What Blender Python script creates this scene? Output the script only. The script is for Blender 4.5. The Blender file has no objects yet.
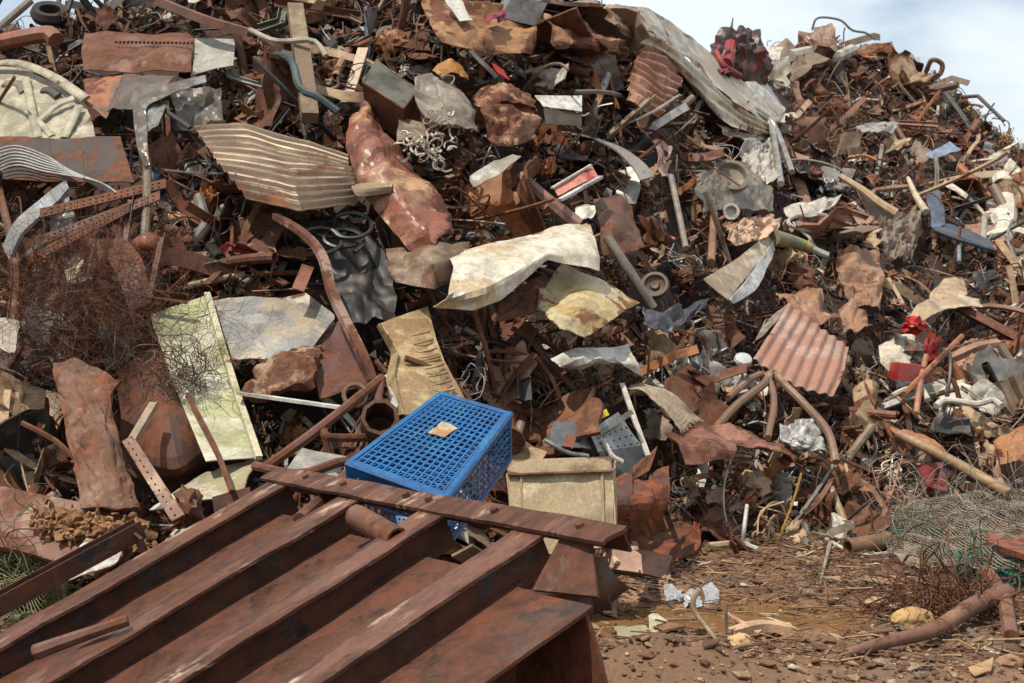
import bpy, math, random
from mathutils import Vector, Matrix, noise
R = random.Random(11)
SC = bpy.context.scene
COL = SC.collection
# ------------------------------------------------------------------ camera
F = 1422.0; CAMZ = 1.7
PITCH = math.atan(91.5 / F)
CP, SP = math.cos(PITCH), math.sin(PITCH)
CAM = Vector((0, 0, CAMZ))
cd = bpy.data.cameras.new('camera'); cam = bpy.data.objects.new('camera', cd); COL.objects.link(cam)
cam.location = CAM; cam.rotation_euler = (math.pi / 2 - PITCH, 0, 0)
cd.sensor_width = 36; cd.lens = F / 1024 * 36; cd.clip_end = 3000; cd.clip_start = .05
cd.dof.use_dof = True; cd.dof.focus_distance = 6.6; cd.dof.aperture_fstop = 6.3
SC.camera = cam

def ray(px, py):
    cx = (px - 512) / F; cy = (341.5 - py) / F
    return Vector((cx, CP + cy * SP, -SP + cy * CP))
def P(px, py, d):
    r = ray(px, py); return CAM + r * (d / r.y)
def proj(v):
    w = v - CAM; z = w.y * CP - w.z * SP
    if z < .05: return None
    return 512 + F * w.x / z, 341.5 - F * (w.y * SP + w.z * CP) / z, z

# ------------------------------------------------------------------ the heap's surface: depth along each column
COLS = [
 (-400, [(616, 6.6), (480, 7.4), (350, 8.4), (200, 9.8), (60, 11.4)]),
 (-100, [(616, 6.6), (480, 7.1), (350, 8.0), (200, 9.2), (100, 10.2), (32, 11)]),
 (0,    [(616, 6.6), (500, 6.95), (350, 7.8), (200, 8.9), (100, 9.9), (34, 10.7)]),
 (70,   [(616, 6.6), (500, 6.9), (350, 7.75), (200, 8.8), (90, 9.8), (22, 10.6)]),
 (150,  [(616, 6.6), (500, 6.9), (350, 7.7), (200, 8.7), (80, 9.8), (-20, 10.9)]),
 (300,  [(616, 6.6), (490, 6.8), (350, 7.6), (200, 8.7), (80, 9.7), (-60, 10.8)]),
 (450,  [(600, 6.9), (500, 7.0), (350, 7.8), (200, 8.8), (80, 9.8), (-60, 11.0)]),
 (600,  [(565, 7.7), (500, 7.8), (400, 8.3), (250, 9.3), (120, 10.3), (4, 11.4)]),
 (645,  [(555, 7.9), (500, 8.0), (410, 8.6), (260, 9.6), (130, 10.8), (18, 12.0)]),
 (700,  [(548, 8.1), (500, 8.2), (420, 8.8), (280, 10), (150, 11.5), (84, 13)]),
 (750,  [(548, 8.1), (500, 8.3), (430, 9.0), (300, 10.5), (180, 12.4), (90, 14.4), (62, 15.2)]),
 (800,  [(546, 8.15), (500, 8.5), (430, 9.2), (300, 11), (180, 13.2), (90, 15.8), (48, 17)]),
 (880,  [(544, 8.2), (500, 8.6), (430, 9.4), (300, 11.4), (180, 14.2), (90, 17), (54, 18)]),
 (935,  [(542, 8.25), (500, 8.7), (430, 9.5), (300, 11.7), (180, 14.8), (104, 17.2), (78, 17.9)]),
 (985,  [(540, 8.3), (500, 8.8), (430, 9.6), (300, 12), (200, 14.8), (140, 16.9), (122, 17.3)]),
 (1030, [(540, 8.3), (500, 8.8), (430, 9.6), (300, 12), (220, 14.4), (168, 16.3), (154, 16.6)]),
 (1160, [(540, 8.3), (500, 8.8), (430, 9.6), (330, 11.5), (235, 14)]),
 (1500, [(560, 7.9), (500, 8.6), (430, 9.4), (330, 11)]),
]
def coldepth(c, row):
    L = c
    for i in range(len(L) - 1):
        (r0, d0), (r1, d1) = L[i], L[i + 1]
        if row >= r1 or i == len(L) - 2:
            return d0 + (d1 - d0) * (r0 - row) / (r0 - r1)
def at_u(u):
    u = max(-399.9, min(1499.9, u))
    for i in range(len(COLS) - 1):
        if u <= COLS[i + 1][0]:
            return COLS[i][1], COLS[i + 1][1], (u - COLS[i][0]) / (COLS[i + 1][0] - COLS[i][0])
def gdepth(row):
    r = ray(512, row)
    return 1e6 if r.z > -1e-4 else -CAMZ / r.z * r.y
def D(u, row):
    a, b, t = at_u(u)
    d = coldepth(a, row) * (1 - t) + coldepth(b, row) * t
    return min(d, gdepth(row))
def sky_row(u):
    a, b, t = at_u(u); return a[-1][0] * (1 - t) + b[-1][0] * t
def base_row(u):
    a, b, t = at_u(u); return a[0][0] * (1 - t) + b[0][0] * t
def Q(p):                      # (px, py[, metres out of the heap]) -> point
    if isinstance(p, Vector): return p
    off = p[2] if len(p) > 2 else .12
    return P(p[0], p[1], D(p[0], p[1]) - off)

# ------------------------------------------------------------------ materials
def lin(c):
    f = lambda x: x / 12.92 if x <= .04045 else ((x + .055) / 1.055) ** 2.4
    return tuple(f(v / 255) for v in c)
MATS = {}
def M(base, rust=.35, c2=None, rough=.6, metal=0., ns=5., rustc=(110, 62, 36), bump=.35, c2amt=.45, stretch=None, grime=.5):
    key = (base, rust, c2, rough, metal, ns, rustc, bump, c2amt, stretch, grime)
    if key in MATS: return MATS[key]
    m = bpy.data.materials.new('surface'); m.use_nodes = True; MATS[key] = m
    nt = m.node_tree; N = nt.nodes; L = nt.links; b = N['Principled BSDF']
    def nd(t, **k):
        n = N.new(t)
        for a, v in k.items(): setattr(n, a, v)
        return n
    def mix(fac, a, bb, mode='MIX'):
        x = nd('ShaderNodeMix', data_type='RGBA', blend_type=mode)
        for s, v in ((x.inputs['Factor'], fac), (x.inputs['A'], a), (x.inputs['B'], bb)):
            if isinstance(v, bpy.types.NodeSocket): L.new(v, s)
            else: s.default_value = v if isinstance(v, float) else (*v, 1)
        return x.outputs['Result']
    def math_(op, a, bb=0., c=0., clamp=False):
        x = nd('ShaderNodeMath', operation=op, use_clamp=clamp)
        for s, v in zip(x.inputs, (a, bb, c)):
            if isinstance(v, bpy.types.NodeSocket): L.new(v, s)
            else: s.default_value = v
        return x.outputs[0]
    tc = nd('ShaderNodeTexCoord'); oi = nd('ShaderNodeObjectInfo')
    co = tc.outputs['Object']
    if stretch:
        mp = nd('ShaderNodeMapping'); mp.vector_type = 'TEXTURE' if len(stretch) > 3 else 'POINT'; mp.inputs['Scale'].default_value = stretch[:3]; mp.inputs['Rotation'].default_value = (0, 0, math.radians(stretch[3]) if len(stretch) > 3 else 0); L.new(co, mp.inputs['Vector']); co = mp.outputs['Vector']
    rw = math_('MULTIPLY', oi.outputs['Random'], 37.)
    def noi(sc, det=5., ro=.6, wo=0., dist=0.):
        x = nd('ShaderNodeTexNoise', noise_dimensions='4D')
        x.inputs['Scale'].default_value = sc; x.inputs['Detail'].default_value = det
        x.inputs['Roughness'].default_value = ro; x.inputs['Distortion'].default_value = dist
        L.new(co, x.inputs['Vector']); L.new(math_('ADD', rw, wo), x.inputs['W'])
        return x.outputs['Fac']
    def ramp(v, lo, hi):
        x = nd('ShaderNodeMapRange', interpolation_type='SMOOTHSTEP'); L.new(v, x.inputs['Value'])
        for nme, val in (('From Min', lo), ('From Max', hi)):
            if isinstance(val, bpy.types.NodeSocket): L.new(val, x.inputs[nme])
            else: x.inputs[nme].default_value = val
        return x.outputs['Result']
    copy = base == 'OBJ'
    bc = oi.outputs['Color'] if copy else lin(base)
    ra = oi.outputs['Alpha'] if copy else rust
    col = mix(ramp(noi(ns * 2.2, 4, .6, 3.), .35, .75), bc, mix(.45, bc, (.0, .0, .0), 'MIX'))     # wear and dirt
    if c2: col = mix(ramp(noi(ns * .8, 6, .65, 9., .6), .62 - c2amt * .5, .74 - c2amt * .5), col, lin(c2))
    dirt = math_('MULTIPLY', ramp(noi(ns * .9, 7, .7, 21., .3), .46, .7), math_('MULTIPLY', math_('MULTIPLY_ADD', oi.outputs['Random'], 1.3, .25), grime))
    col = mix(dirt, col, lin((84, 66, 50)))
    # rust in patches
    ed = nd('ShaderNodeAttribute', attribute_name='edge')
    rn = math_('ADD', noi(ns * .7, 8, .68, 14., .5), math_('MULTIPLY', math_('MULTIPLY', ed.outputs['Fac'], ramp(noi(9., 4, .6, 30.), .35, .65)), .15 if ra != 0. else 0.))
    thr = math_('SUBTRACT', .78, math_('MULTIPLY', ra, .56)) if copy else .78 - rust * .56
    rmask = ramp(rn, math_('SUBTRACT', thr, .032), math_('ADD', thr, .032)) if copy else ramp(rn, thr - .032, thr + .032)
    rc = lin(rustc)
    dk = tuple(v * .4 for v in rc); og = (min(1, rc[0] * 1.55), rc[1] * 1.35, rc[2] * 1.1)
    rcol = mix(ramp(noi(ns * 2.8, 6, .7, 5.), .35, .62), dk, rc)
    rcol = mix(math_('MULTIPLY', ramp(noi(ns * 1.3, 6, .7, 8.), .54, .7), .7), rcol, og)
    if ra != 0.: col = mix(rmask, col, rcol)
    fine = noi(70., 3, .6, 2.)
    col = mix(ramp(fine, .3, .75), mix(.35, col, (.012, .009, .007)), col)
    L.new(col, b.inputs['Base Color'])
    if metal:
        L.new(math_('MULTIPLY', math_('SUBTRACT', 1., rmask), metal), b.inputs['Metallic'])
    rr = math_('MULTIPLY_ADD', rmask, .85 - rough, rough) if ra != 0. else rough
    L.new(math_('ADD', rr, math_('MULTIPLY', math_('SUBTRACT', fine, .5), .2), clamp=True), b.inputs['Roughness'])
    bp = nd('ShaderNodeBump'); bp.inputs['Strength'].default_value = bump; bp.inputs['Distance'].default_value = .012
    hh = math_('ADD', math_('MULTIPLY', fine, .25), math_('ADD', math_('MULTIPLY', noi(16., 6, .7, 1.), .22), math_('MULTIPLY', rmask, .3)))
    L.new(hh, bp.inputs['Height']); L.new(bp.outputs['Normal'], b.inputs['Normal'])
    return m
RUSTY = lambda c=(112, 64, 46), **k: M(c, .55, **k)

# ------------------------------------------------------------------ mesh helpers
def catmull(pts, n):
    pts = [Vector(p) for p in pts]
    if len(pts) == 2: return [pts[0].lerp(pts[1], i / n) for i in range(n + 1)]
    out = []
    m = len(pts) - 1
    for i in range(m):
        p0 = pts[i - 1] if i else pts[0] * 2 - pts[1]
        p3 = pts[i + 2] if i + 2 <= m else pts[m] * 2 - pts[m - 1]
        p1, p2 = pts[i], pts[i + 1]
        k = max(2, round(n / m))
        for j in range(k):
            t = j / k
            out.append(.5 * ((2 * p1) + (p2 - p0) * t + (2 * p0 - 5 * p1 + 4 * p2 - p3) * t * t + (3 * p1 - p0 - 3 * p2 + p3) * t ** 3))
    out.append(pts[-1]); return out
def resample(pts, n):
    d = [0]
    for a, b in zip(pts, pts[1:]): d.append(d[-1] + (b - a).length)
    out = []; j = 0
    for i in range(n + 1):
        s = d[-1] * i / n
        while j < len(d) - 2 and d[j + 1] < s: j += 1
        seg = d[j + 1] - d[j]
        out.append(pts[j].lerp(pts[j + 1], (s - d[j]) / seg if seg > 1e-9 else 0))
    return out
class MB:
    def __init__(s): s.v = []; s.f = []; s.mi = []
    def add(s, v, f, mi=0):
        o = len(s.v); s.v += v; s.f += [tuple(i + o for i in q) for q in f]; s.mi += [mi] * len(f)
        return s
def tube(path, r, n=6, hollow=False, taper=None, sec=None, twist=0., frame_up=None):
    path = [Vector(p) for p in path]
    if sec is None: sec = [(math.cos(2 * math.pi * k / n) , math.sin(2 * math.pi * k / n)) for k in range(n)]
    n = len(sec); v = []; f = []
    t = (path[1] - path[0]).normalized()
    up = Vector(frame_up) if frame_up is not None else (Vector((0, 0, 1)) if abs(t.z) < .9 else Vector((1, 0, 0)))
    x = t.cross(up).normalized(); y = x.cross(t)
    m = len(path)
    fr = []
    for i, p in enumerate(path):
        a = path[max(0, i - 1)]; b = path[min(m - 1, i + 1)]
        t2 = (b - a)
        t2 = t2.normalized() if t2.length > 1e-9 else t
        q = t.rotation_difference(t2); x = q @ x; y = q @ y; t = t2
        rr = r * (taper[0] + (taper[1] - taper[0]) * i / (m - 1) if taper else 1)
        ca, sa = math.cos(twist * i / (m - 1)), math.sin(twist * i / (m - 1))
        fr.append((p.copy(), x.copy(), y.copy()))
        for (cx, cy) in sec:
            dx = cx * ca - cy * sa; dy = cx * sa + cy * ca
            v.append(p + x * (dx * rr) + y * (dy * rr))
    for i in range(m - 1):
        for k in range(n):
            a = i * n + k; b = i * n + (k + 1) % n
            f.append((a, b, b + n, a + n))
    if hollow:
        for end, i, ip in ((0, 0, 1), (1, m - 1, m - 2)):
            p, ax, ay = fr[i]; q = fr[ip][0]
            dvec = (q - p).normalized() * r * 2.2
            o = len(v)
            for dd in (0, 1):
                for (cx, cy) in sec: v.append(p + (ax * cx + ay * cy) * (r * .8) + dvec * dd)
            for k in range(n):
                k2 = (k + 1) % n; a = i * n
                q4 = (a + k, a + k2, o + k2, o + k)
                f.append(q4 if end else q4[::-1])
                q5 = (o + k, o + k2, o + n + k2, o + n + k)
                f.append(q5 if end else q5[::-1])
            cap = tuple(o + n + k for k in range(n)); f.append(cap[::-1] if not end else cap)
    else:
        f.append(tuple(range(n))[::-1]); f.append(tuple((m - 1) * n + k for k in range(n)))
    return v, f
def sec_angle(a=1., b=1., t=.12): return [(0, 0), (a, 0), (a, t), (t, t), (t, b), (0, b)]
def sec_channel(w=1., h=.5, t=.09): return [(-w / 2, 0), (w / 2, 0), (w / 2, h), (w / 2 - t, h), (w / 2 - t, t), (-w / 2 + t, t), (-w / 2 + t, h), (-w / 2, h)]
def sec_rect(w=1., h=.3): return [(-w / 2, -h / 2), (w / 2, -h / 2), (w / 2, h / 2), (-w / 2, h / 2)]
EDGE = [[]]
def shell(G, thick, skip=None):           # grid of points -> sheet with real thickness
    nr, nc = len(G), len(G[0]); v = []; f = []
    nor = []
    for i in range(nr):
        for j in range(nc):
            a = G[min(i + 1, nr - 1)][j] - G[max(i - 1, 0)][j]; b = G[i][min(j + 1, nc - 1)] - G[i][max(j - 1, 0)]
            n_ = a.cross(b); nor.append(n_.normalized() if n_.length > 1e-12 else Vector((0, 0, 1)))
    h = thick / 2
    for s in (1, -1):
        k = 0
        for i in range(nr):
            for j in range(nc): v.append(G[i][j] + nor[k] * (h * s)); k += 1
    li = max((G[-1][nc // 2] - G[0][nc // 2]).length, 1e-6) / (nr - 1); lj = max((G[nr // 2][-1] - G[nr // 2][0]).length, 1e-6) / (nc - 1); ref = .07 * (li * (nr - 1) + lj * (nc - 1)) / 2 + 1e-6
    EDGE[0] = [max(0., 1 - min(min(i, nr - 1 - i) * li, min(j, nc - 1 - j) * lj) / ref) for _ in (0, 1) for i in range(nr) for j in range(nc)]
    o = nr * nc
    for i in range(nr - 1):
        for j in range(nc - 1):
            if skip and skip(i, j): continue
            a, b, c, d = i * nc + j, i * nc + j + 1, (i + 1) * nc + j + 1, (i + 1) * nc + j
            f.append((a, d, c, b)); f.append((a + o, b + o, c + o, d + o))
    for i in range(nr - 1):
        a, b = i * nc, (i + 1) * nc; f.append((a, a + o, b + o, b))
        a, b = i * nc + nc - 1, (i + 1) * nc + nc - 1; f.append((a, b, b + o, a + o))
    for j in range(nc - 1):
        a, b = j, j + 1; f.append((a, b, b + o, a + o))
        a, b = (nr - 1) * nc + j, (nr - 1) * nc + j + 1; f.append((a, a + o, b + o, b))
    return v, f
def interp_grid(ctrl, nr, nc, hard=False):
    rows = []
    for r in ctrl:
        c = [Q(p) for p in r]
        rows.append(resample(c if hard else catmull(c, 40), nc))
    G = [[None] * (nc + 1) for _ in range(nr + 1)]
    for j in range(nc + 1):
        c = [r[j] for r in rows]
        cc = resample(c if hard else catmull(c, 40), nr)
        for i in range(nr + 1): G[i][j] = cc[i]
    return G
def rn1(x, s): return noise.noise(Vector((x, s * 7.31, s * 1.7)))
def ridge(v): return 1 - 2 * abs(noise.noise(v))
def hsh(a, b, s):
    h = math.sin(a * 127.1 + b * 311.7 + s * 74.7) * 43758.5453
    return h - math.floor(h)
def pl1(x, s):                       # piecewise linear jag
    i = math.floor(x); t = x - i
    return hsh(i, 0, s) * (1 - t) + hsh(i + 1, 0, s) * t
def facet(x, y, s):                  # piecewise flat creased height, -.5 .. .5
    wx = x + .45 * noise.noise(Vector((x * .7, y * .7, s))); wy = y + .45 * noise.noise(Vector((x * .7, y * .7, s + 17)))
    k = (wx + wy) * .366; u, w = wx + k, wy + k
    a, b = math.floor(u), math.floor(w); fu, fw = u - a, w - b
    if fu > fw: r = hsh(a, b, s) * (1 - fu) + hsh(a + 1, b, s) * (fu - fw) + hsh(a + 1, b + 1, s) * fw
    else: r = hsh(a, b, s) * (1 - fw) + hsh(a, b + 1, s) * (fw - fu) + hsh(a + 1, b + 1, s) * fu
    return r - .5
def vor(v):
    d = noise.voronoi(v)[0]; return min(.6, d[1] - d[0])
SEED = [0]
def make_sheet(ctrl, nr=14, nc=18, crumple=.0, cs=4., corr=None, tear=.0, thick=.006, holes=None, hard=False, roll=None):
    SEED[0] += 1; sd = SEED[0] * 3.7
    c4 = [Q(ctrl[0][0]), Q(ctrl[0][-1]), Q(ctrl[-1][0]), Q(ctrl[-1][-1])]
    LU = max((c4[1] - c4[0]).length, (c4[3] - c4[2]).length); LV = max((c4[2] - c4[0]).length, (c4[3] - c4[1]).length)
    if not holes and not corr and crumple >= .01:
        nc = max(nc, min(64, int(LU * cs * 7))); nr = max(nr, min(64, int(LV * cs * 7)))
    G = interp_grid(ctrl, nr, nc, hard)
    if tear:
        H = [[None] * (nc + 1) for _ in range(nr + 1)]
        def samp(i, j):
            i = max(0, min(nr, i)); j = max(0, min(nc, j)); a, b = int(min(i, nr - 1)), int(min(j, nc - 1)); s, t = i - a, j - b
            return (G[a][b] * (1 - t) + G[a][b + 1] * t) * (1 - s) + (G[a + 1][b] * (1 - t) + G[a + 1][b + 1] * t) * s
        for i in range(nr + 1):
            for j in range(nc + 1):
                s, t = i / nr, j / nc
                jag = lambda x, k: tear * (pl1(x * 3.3 + k * 5, sd + k) ** 2 * .9 + pl1(x * 11 + k, sd + k + 9) * .25 + pl1(x * 23, sd + k + 5) * .12)
                l, r_ = jag(s, 1), 1 - jag(s, 2); t0, b0 = jag(t, 3), 1 - jag(t, 4)
                H[i][j] = samp((t0 + (b0 - t0) * s) * nr, (l + (r_ - l) * t) * nc)
        G = H
    Nn = []
    for i in range(nr + 1):
        row = []
        for j in range(nc + 1):
            a = G[min(i + 1, nr)][j] - G[max(i - 1, 0)][j]; b = G[i][min(j + 1, nc)] - G[i][max(j - 1, 0)]
            n_ = a.cross(b); row.append(n_.normalized() if n_.length > 1e-12 else Vector((0, 0, 1)))
        Nn.append(row)
    O = [[None] * (nc + 1) for _ in range(nr + 1)]
    for i in range(nr + 1):
        for j in range(nc + 1):
            p = G[i][j]; d = 0
            if crumple:
                fx, fy = j / nc * LU * cs * .75 + sd, i / nr * LV * cs * .75
                d += crumple * (2.0 * facet(fx, fy, sd) + .95 * facet(fx * 2.3, fy * 2.3, sd + 3) + .35 * facet(fx * 5, fy * 5, sd + 5) + .5 * noise.noise(p * cs * .5 + Vector((sd, 0, 0))))
            if corr:
                n_, amp, ax = corr
                d += amp * math.sin(2 * math.pi * n_ * ((j / nc) if ax == 'u' else (i / nr)))
            O[i][j] = p + Nn[i][j] * d
    skip = None
    if holes:
        hr, hc = holes
        skip = lambda i, j: (i % hr == hr - 1) and (j % hc == hc - 1) and 0 < i < nr - 1 and 0 < j < nc - 1
    return shell(O, thick, skip)
def lump(c, rad, sub=3, amp=.35, fs=1.6, seed=0., sharp=True):
    import bmesh
    bm = bmesh.new(); bmesh.ops.create_icosphere(bm, subdivisions=sub, radius=1)
    v = []
    for q in bm.verts:
        n_ = q.co.normalized(); k = n_ * fs + Vector((seed, seed * .7, -seed))
        d = 1 + (amp * (1.7 * (vor(k) - .3) + .8 * (vor(k * 2.3) - .3) + .9 * noise.noise(k * .7)) if sharp else amp * (.8 * noise.noise(k) + .4 * noise.noise(k * 2.3)))
        v.append(Vector(c) + Vector((n_.x * rad[0], n_.y * rad[1], n_.z * rad[2])) * max(.25, d))
    f = [tuple(w.index for w in q.verts) for q in bm.faces]
    bm.free(); return v, f
def box(c, ax, ay, az, dent=0., seed=0.):     # half axes
    v = []; f = []
    c = Vector(c); k = 4 if dent else 1
    def face(o, a, b):
        base = len(v)
        for i in range(k + 1):
            for j in range(k + 1):
                p = o + a * (2 * i / k - 1) + b * (2 * j / k - 1)
                if dent: p = p + (p - c) * (dent * noise.noise(p * 5 + Vector((seed, 0, seed))))
                v.append(p)
        for i in range(k):
            for j in range(k):
                q = base + i * (k + 1) + j; f.append((q, q + k + 1, q + k + 2, q + 1))
    ax, ay, az = Vector(ax), Vector(ay), Vector(az)
    for s in (1, -1):
        face(c + az * s, ax * s, ay); face(c + ax * s, ay * s, az); face(c + ay * s, az * s, ax)
    return v, f
def lathe(prof, c, axis, n=20):
    c = Vector(c); t = Vector(axis).normalized()
    x = t.orthogonal().normalized(); y = t.cross(x); v = []; f = []
    for (r, h) in prof:
        for k in range(n):
            a = 2 * math.pi * k / n; v.append(c + t * h + (x * math.cos(a) + y * math.sin(a)) * r)
    for i in range(len(prof) - 1):
        for k in range(n):
            a = i * n + k; b = i * n + (k + 1) % n; f.append((a, b, b + n, a + n))
    return v, f
# ------------------------------------------------------------------ objects
ANCH = []                 # (px, py, phrase): what fillers are described by
MASK = {}                 # coarse picture cells covered by the large pieces
def mark(v, f):
    pr = [proj(p) for p in v]
    for q in f:
        pts = [pr[i] for i in q]
        if any(p is None for p in pts): continue
        x0 = min(p[0] for p in pts); x1 = max(p[0] for p in pts); y0 = min(p[1] for p in pts); y1 = max(p[1] for p in pts)
        if x1 < 0 or y1 < 0 or x0 > 1024 or y0 > 683: continue
        z = sum(p[2] for p in pts) / len(pts)
        for a in range(int(max(0, x0 + 2) // 6), int(min(1023, x1 - 2) // 6) + 1):
            for b in range(int(max(0, y0 + 2) // 6), int(min(682, y1 - 2) // 6) + 1):
                MASK[(a, b)] = min(MASK.get((a, b), 99), z)
def set_edge(me):
    if len(EDGE[0]) == len(me.vertices):
        at_ = me.attributes.new('edge', 'FLOAT', 'POINT'); at_.data.foreach_set('value', EDGE[0])
    EDGE[0] = []
def link(name, v, f, mats, parent=None, smooth=True, ang=38, mi=None, origin=None):
    me = bpy.data.meshes.new(name)
    v = [Vector(p) for p in v]
    if parent is not None: o = parent['_o']; o = Vector(o)
    elif origin is not None: o = Vector(origin)
    else:
        n_ = len(v); o = Vector((sum(p.x for p in v) / n_, sum(p.y for p in v) / n_, min(p.z for p in v)))
    me.from_pydata([p - o for p in v], [], f)
    for m in (mats if isinstance(mats, (list, tuple)) else [mats]): me.materials.append(m)
    if mi: me.polygons.foreach_set('material_index', mi)
    if smooth:
        me.polygons.foreach_set('use_smooth', [True] * len(me.polygons))
        me.set_sharp_from_angle(angle=math.radians(ang))
    set_edge(me)
    me.update()
    ob = bpy.data.objects.new(name, me); COL.objects.link(ob)
    if parent is not None: ob.parent = parent; ob['_o'] = tuple(parent['_o'])
    else: ob.location = o
    return ob
def tag(o, label, cat, group=None, kind=None):
    if label: o['label'] = label
    if cat: o['category'] = cat
    if group: o['group'] = group
    if kind: o['kind'] = kind
    return o
def anchor(v, phrase, f=None):
    pr = [p for p in (proj(q) for q in v) if p]
    if pr and phrase:
        ANCH.append((sum(p[0] for p in pr) / len(pr), sum(p[1] for p in pr) / len(pr), phrase))
def T(name, label, cat, p, short=None, group=None):
    o = bpy.data.objects.new(name, None); COL.objects.link(o); o.location = Q(p); o['_o'] = tuple(o.location); o.empty_display_size = .1
    if short: anchor([o.location], short)
    return tag(o, label, cat, group)
SOFT = {'arched_sheet', 'draped_sheet', 'drum_end', 'bumper_face', 'arm', 'orange_strap', 'tray_rim', 'curved_guard', 'fender', 'cream_fender', 'black_sheet'}
def S(name, label, cat, ctrl, mat, parent=None, short=None, mask=True, smooth=True, ang=9, **k):
    k.setdefault('hard', name not in SOFT and not k.get('corr'))
    v, f = make_sheet(ctrl, **k)
    if mask: mark(v, f)
    if short: anchor(v, short)
    return tag(link(name, v, f, mat, parent, smooth, ang), label, cat)
def Bar(name, label, cat, path, r, mat, parent=None, short=None, n=8, hollow=False, sec=None, soft=True, seg=14, mask=False, **k):
    pts = [Q(p) for p in path]
    pts = resample(catmull(pts, 40) if soft else pts, seg) if (soft and len(pts) > 2) else pts
    v, f = tube(pts, r, n, hollow, sec=sec, **k)
    if mask: mark(v, f)
    if short: anchor(v, short)
    return tag(link(name, v, f, mat, parent), label, cat)
def Obj(name, label, cat, vf, mat, parent=None, short=None, mask=True, ang=38, smooth=True, mi=None):
    v, f = vf
    if mask: mark(v, f)
    if short: anchor(v, short)
    return tag(link(name, v, f, mat, parent, smooth, ang, mi), label, cat)
def wires(c, rad, n, r, seg=10, wander=.5, seed=0, sides=3):
    rr = random.Random(seed); c = Q(c); mb = MB()
    for i in range(n):
        p = c + Vector((rr.gauss(0, rad[0] * .42), rr.gauss(0, rad[1] * .42), rr.gauss(0, rad[2] * .42)))
        d = Vector((rr.gauss(0, 1), rr.gauss(0, .7), rr.gauss(0, 1))).normalized(); path = [p]
        ax = Vector((rr.gauss(0, 1), rr.gauss(0, 1), rr.gauss(0, 1))).normalized(); st = max(rad) * rr.uniform(.5, 1.4) / seg
        for k in range(seg):
            d = (Matrix.Rotation(wander * rr.uniform(.3, 1), 3, ax) @ d + Vector((rr.gauss(0, .2), rr.gauss(0, .2), rr.gauss(0, .2)))).normalized()
            path.append(path[-1] + d * st)
        mb.add(*tube(path, r * rr.choice((.6, .8, 1, 1, 1.2, 1.6)), sides))
    return mb.v, mb.f
def net(ctrl, n1, n2, r, sag=.02, diag=True):
    G = interp_grid(ctrl, 24, 24); mb = MB(); SEED[0] += 1
    def at(u, w):
        u = min(.9999, max(0, u)) * 24; w = min(.9999, max(0, w)) * 24; a, b = int(u), int(w); s, t = u - a, w - b
        p = (G[a][b] * (1 - t) + G[a][b + 1] * t) * (1 - s) + (G[a + 1][b] * (1 - t) + G[a + 1][b + 1] * t) * s
        q = p * 9 + Vector((SEED[0], 0, 0))
        return p + Vector((noise.noise(q), noise.noise(q + Vector((9, 0, 0))), noise.noise(q + Vector((0, 9, 0))))) * sag
    for k in range(-n2, n1 + 1):
        for s in (1, -1):
            pts = []
            for i in range(31):
                w = i / 30
                u = (k + w * n2) / n1 if diag else (k / n1 if s > 0 else w)
                if not diag and s < 0: uu, ww = w, (k + n2) / (n1 + n2)
                else: uu, ww = (u, w if s > 0 else 1 - w)
                if 0 <= uu <= 1: pts.append(at(uu, ww))
            if len(pts) > 1: mb.add(*tube(pts, r, 3))
    return mb.v, mb.f
# ------------------------------------------------------------------ palette (thing colours; the frame's tones also carry light and shade)
DRUST = (80, 52, 36); RUST = (120, 76, 48); ORNG = (158, 94, 46); RED = (120, 66, 46); PINK = (172, 124, 104)
TAN = (182, 154, 120); GREY = (138, 132, 124); PALE = (186, 182, 172); BLK = (36, 34, 33); WHT = (222, 216, 202); CREAM = (214, 200, 168)
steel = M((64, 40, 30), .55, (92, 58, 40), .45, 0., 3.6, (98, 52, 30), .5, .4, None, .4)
olive = M((56, 43, 30), .55, (34, 26, 21), .45, 0., 3.4, (86, 44, 25), .5, .5, None, .4)  # olive steel, darkened to put the webs' shade into the colour
worn_lit = M((118, 76, 58), .48, (196, 172, 146), .36, 0., 4.6, (92, 52, 34), .6, .16, (3.2, .6, .6, 218.), .45)  # real wear streaks; base lightened too, painting in the flanges' lit tops and highlights
# ------------------------------------------------------------------ ground, puddle, heap
def ground_z(x, y):
    k = max(0., 1 - (abs(x - .9) / 14) ** 2) if abs(x) < 14 else 0
    z = .05 * noise.noise(Vector((x * .8, y * .8, 3))) + .022 * noise.noise(Vector((x * 3.1, y * 3.1, 1))) + .016 * noise.noise(Vector((x * 9, y * 9, 2))) + .007 * noise.noise(Vector((x * 23, y * 23, 5)))
    z = z * k
    e = ((x - .93) / .62) ** 2 + ((y - 6.55) / .34) ** 2
    z -= .085 * math.exp(-e * .9)
    e2 = ((x - .62) / .34) ** 2 + ((y - 5.62) / .3) ** 2
    z += .13 * math.exp(-e2) * (1 + .5 * noise.noise(Vector((x * 9, y * 9, 7))))
    return z
def axis_pts(lo, hi, st, far):
    a = []; x = lo
    while x <= hi: a.append(x); x += st
    s = st; x = hi
    while x < far: s *= 1.45; x += s; a.append(x)
    s = st; x = lo; pre = []
    while x > -far: s *= 1.45; x -= s; pre.append(x)
    return pre[::-1] + a
xs = axis_pts(-3.2, 5.0, .045, 1500); ys = axis_pts(3.4, 9.2, .045, 1500)
v = [Vector((x, y, ground_z(x, y))) for y in ys for x in xs]; nx = len(xs)
f = [(j * nx + i, j * nx + i + 1, (j + 1) * nx + i + 1, (j + 1) * nx + i) for j in range(len(ys) - 1) for i in range(nx - 1)]
dirt = M((154, 118, 92), .25, (116, 88, 67), .95, 0., 2.4, (104, 72, 52), .9, .5, None, .3)
g = link('ground', v, f, dirt, origin=(0, 0, 0)); g['kind'] = 'structure'
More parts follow.
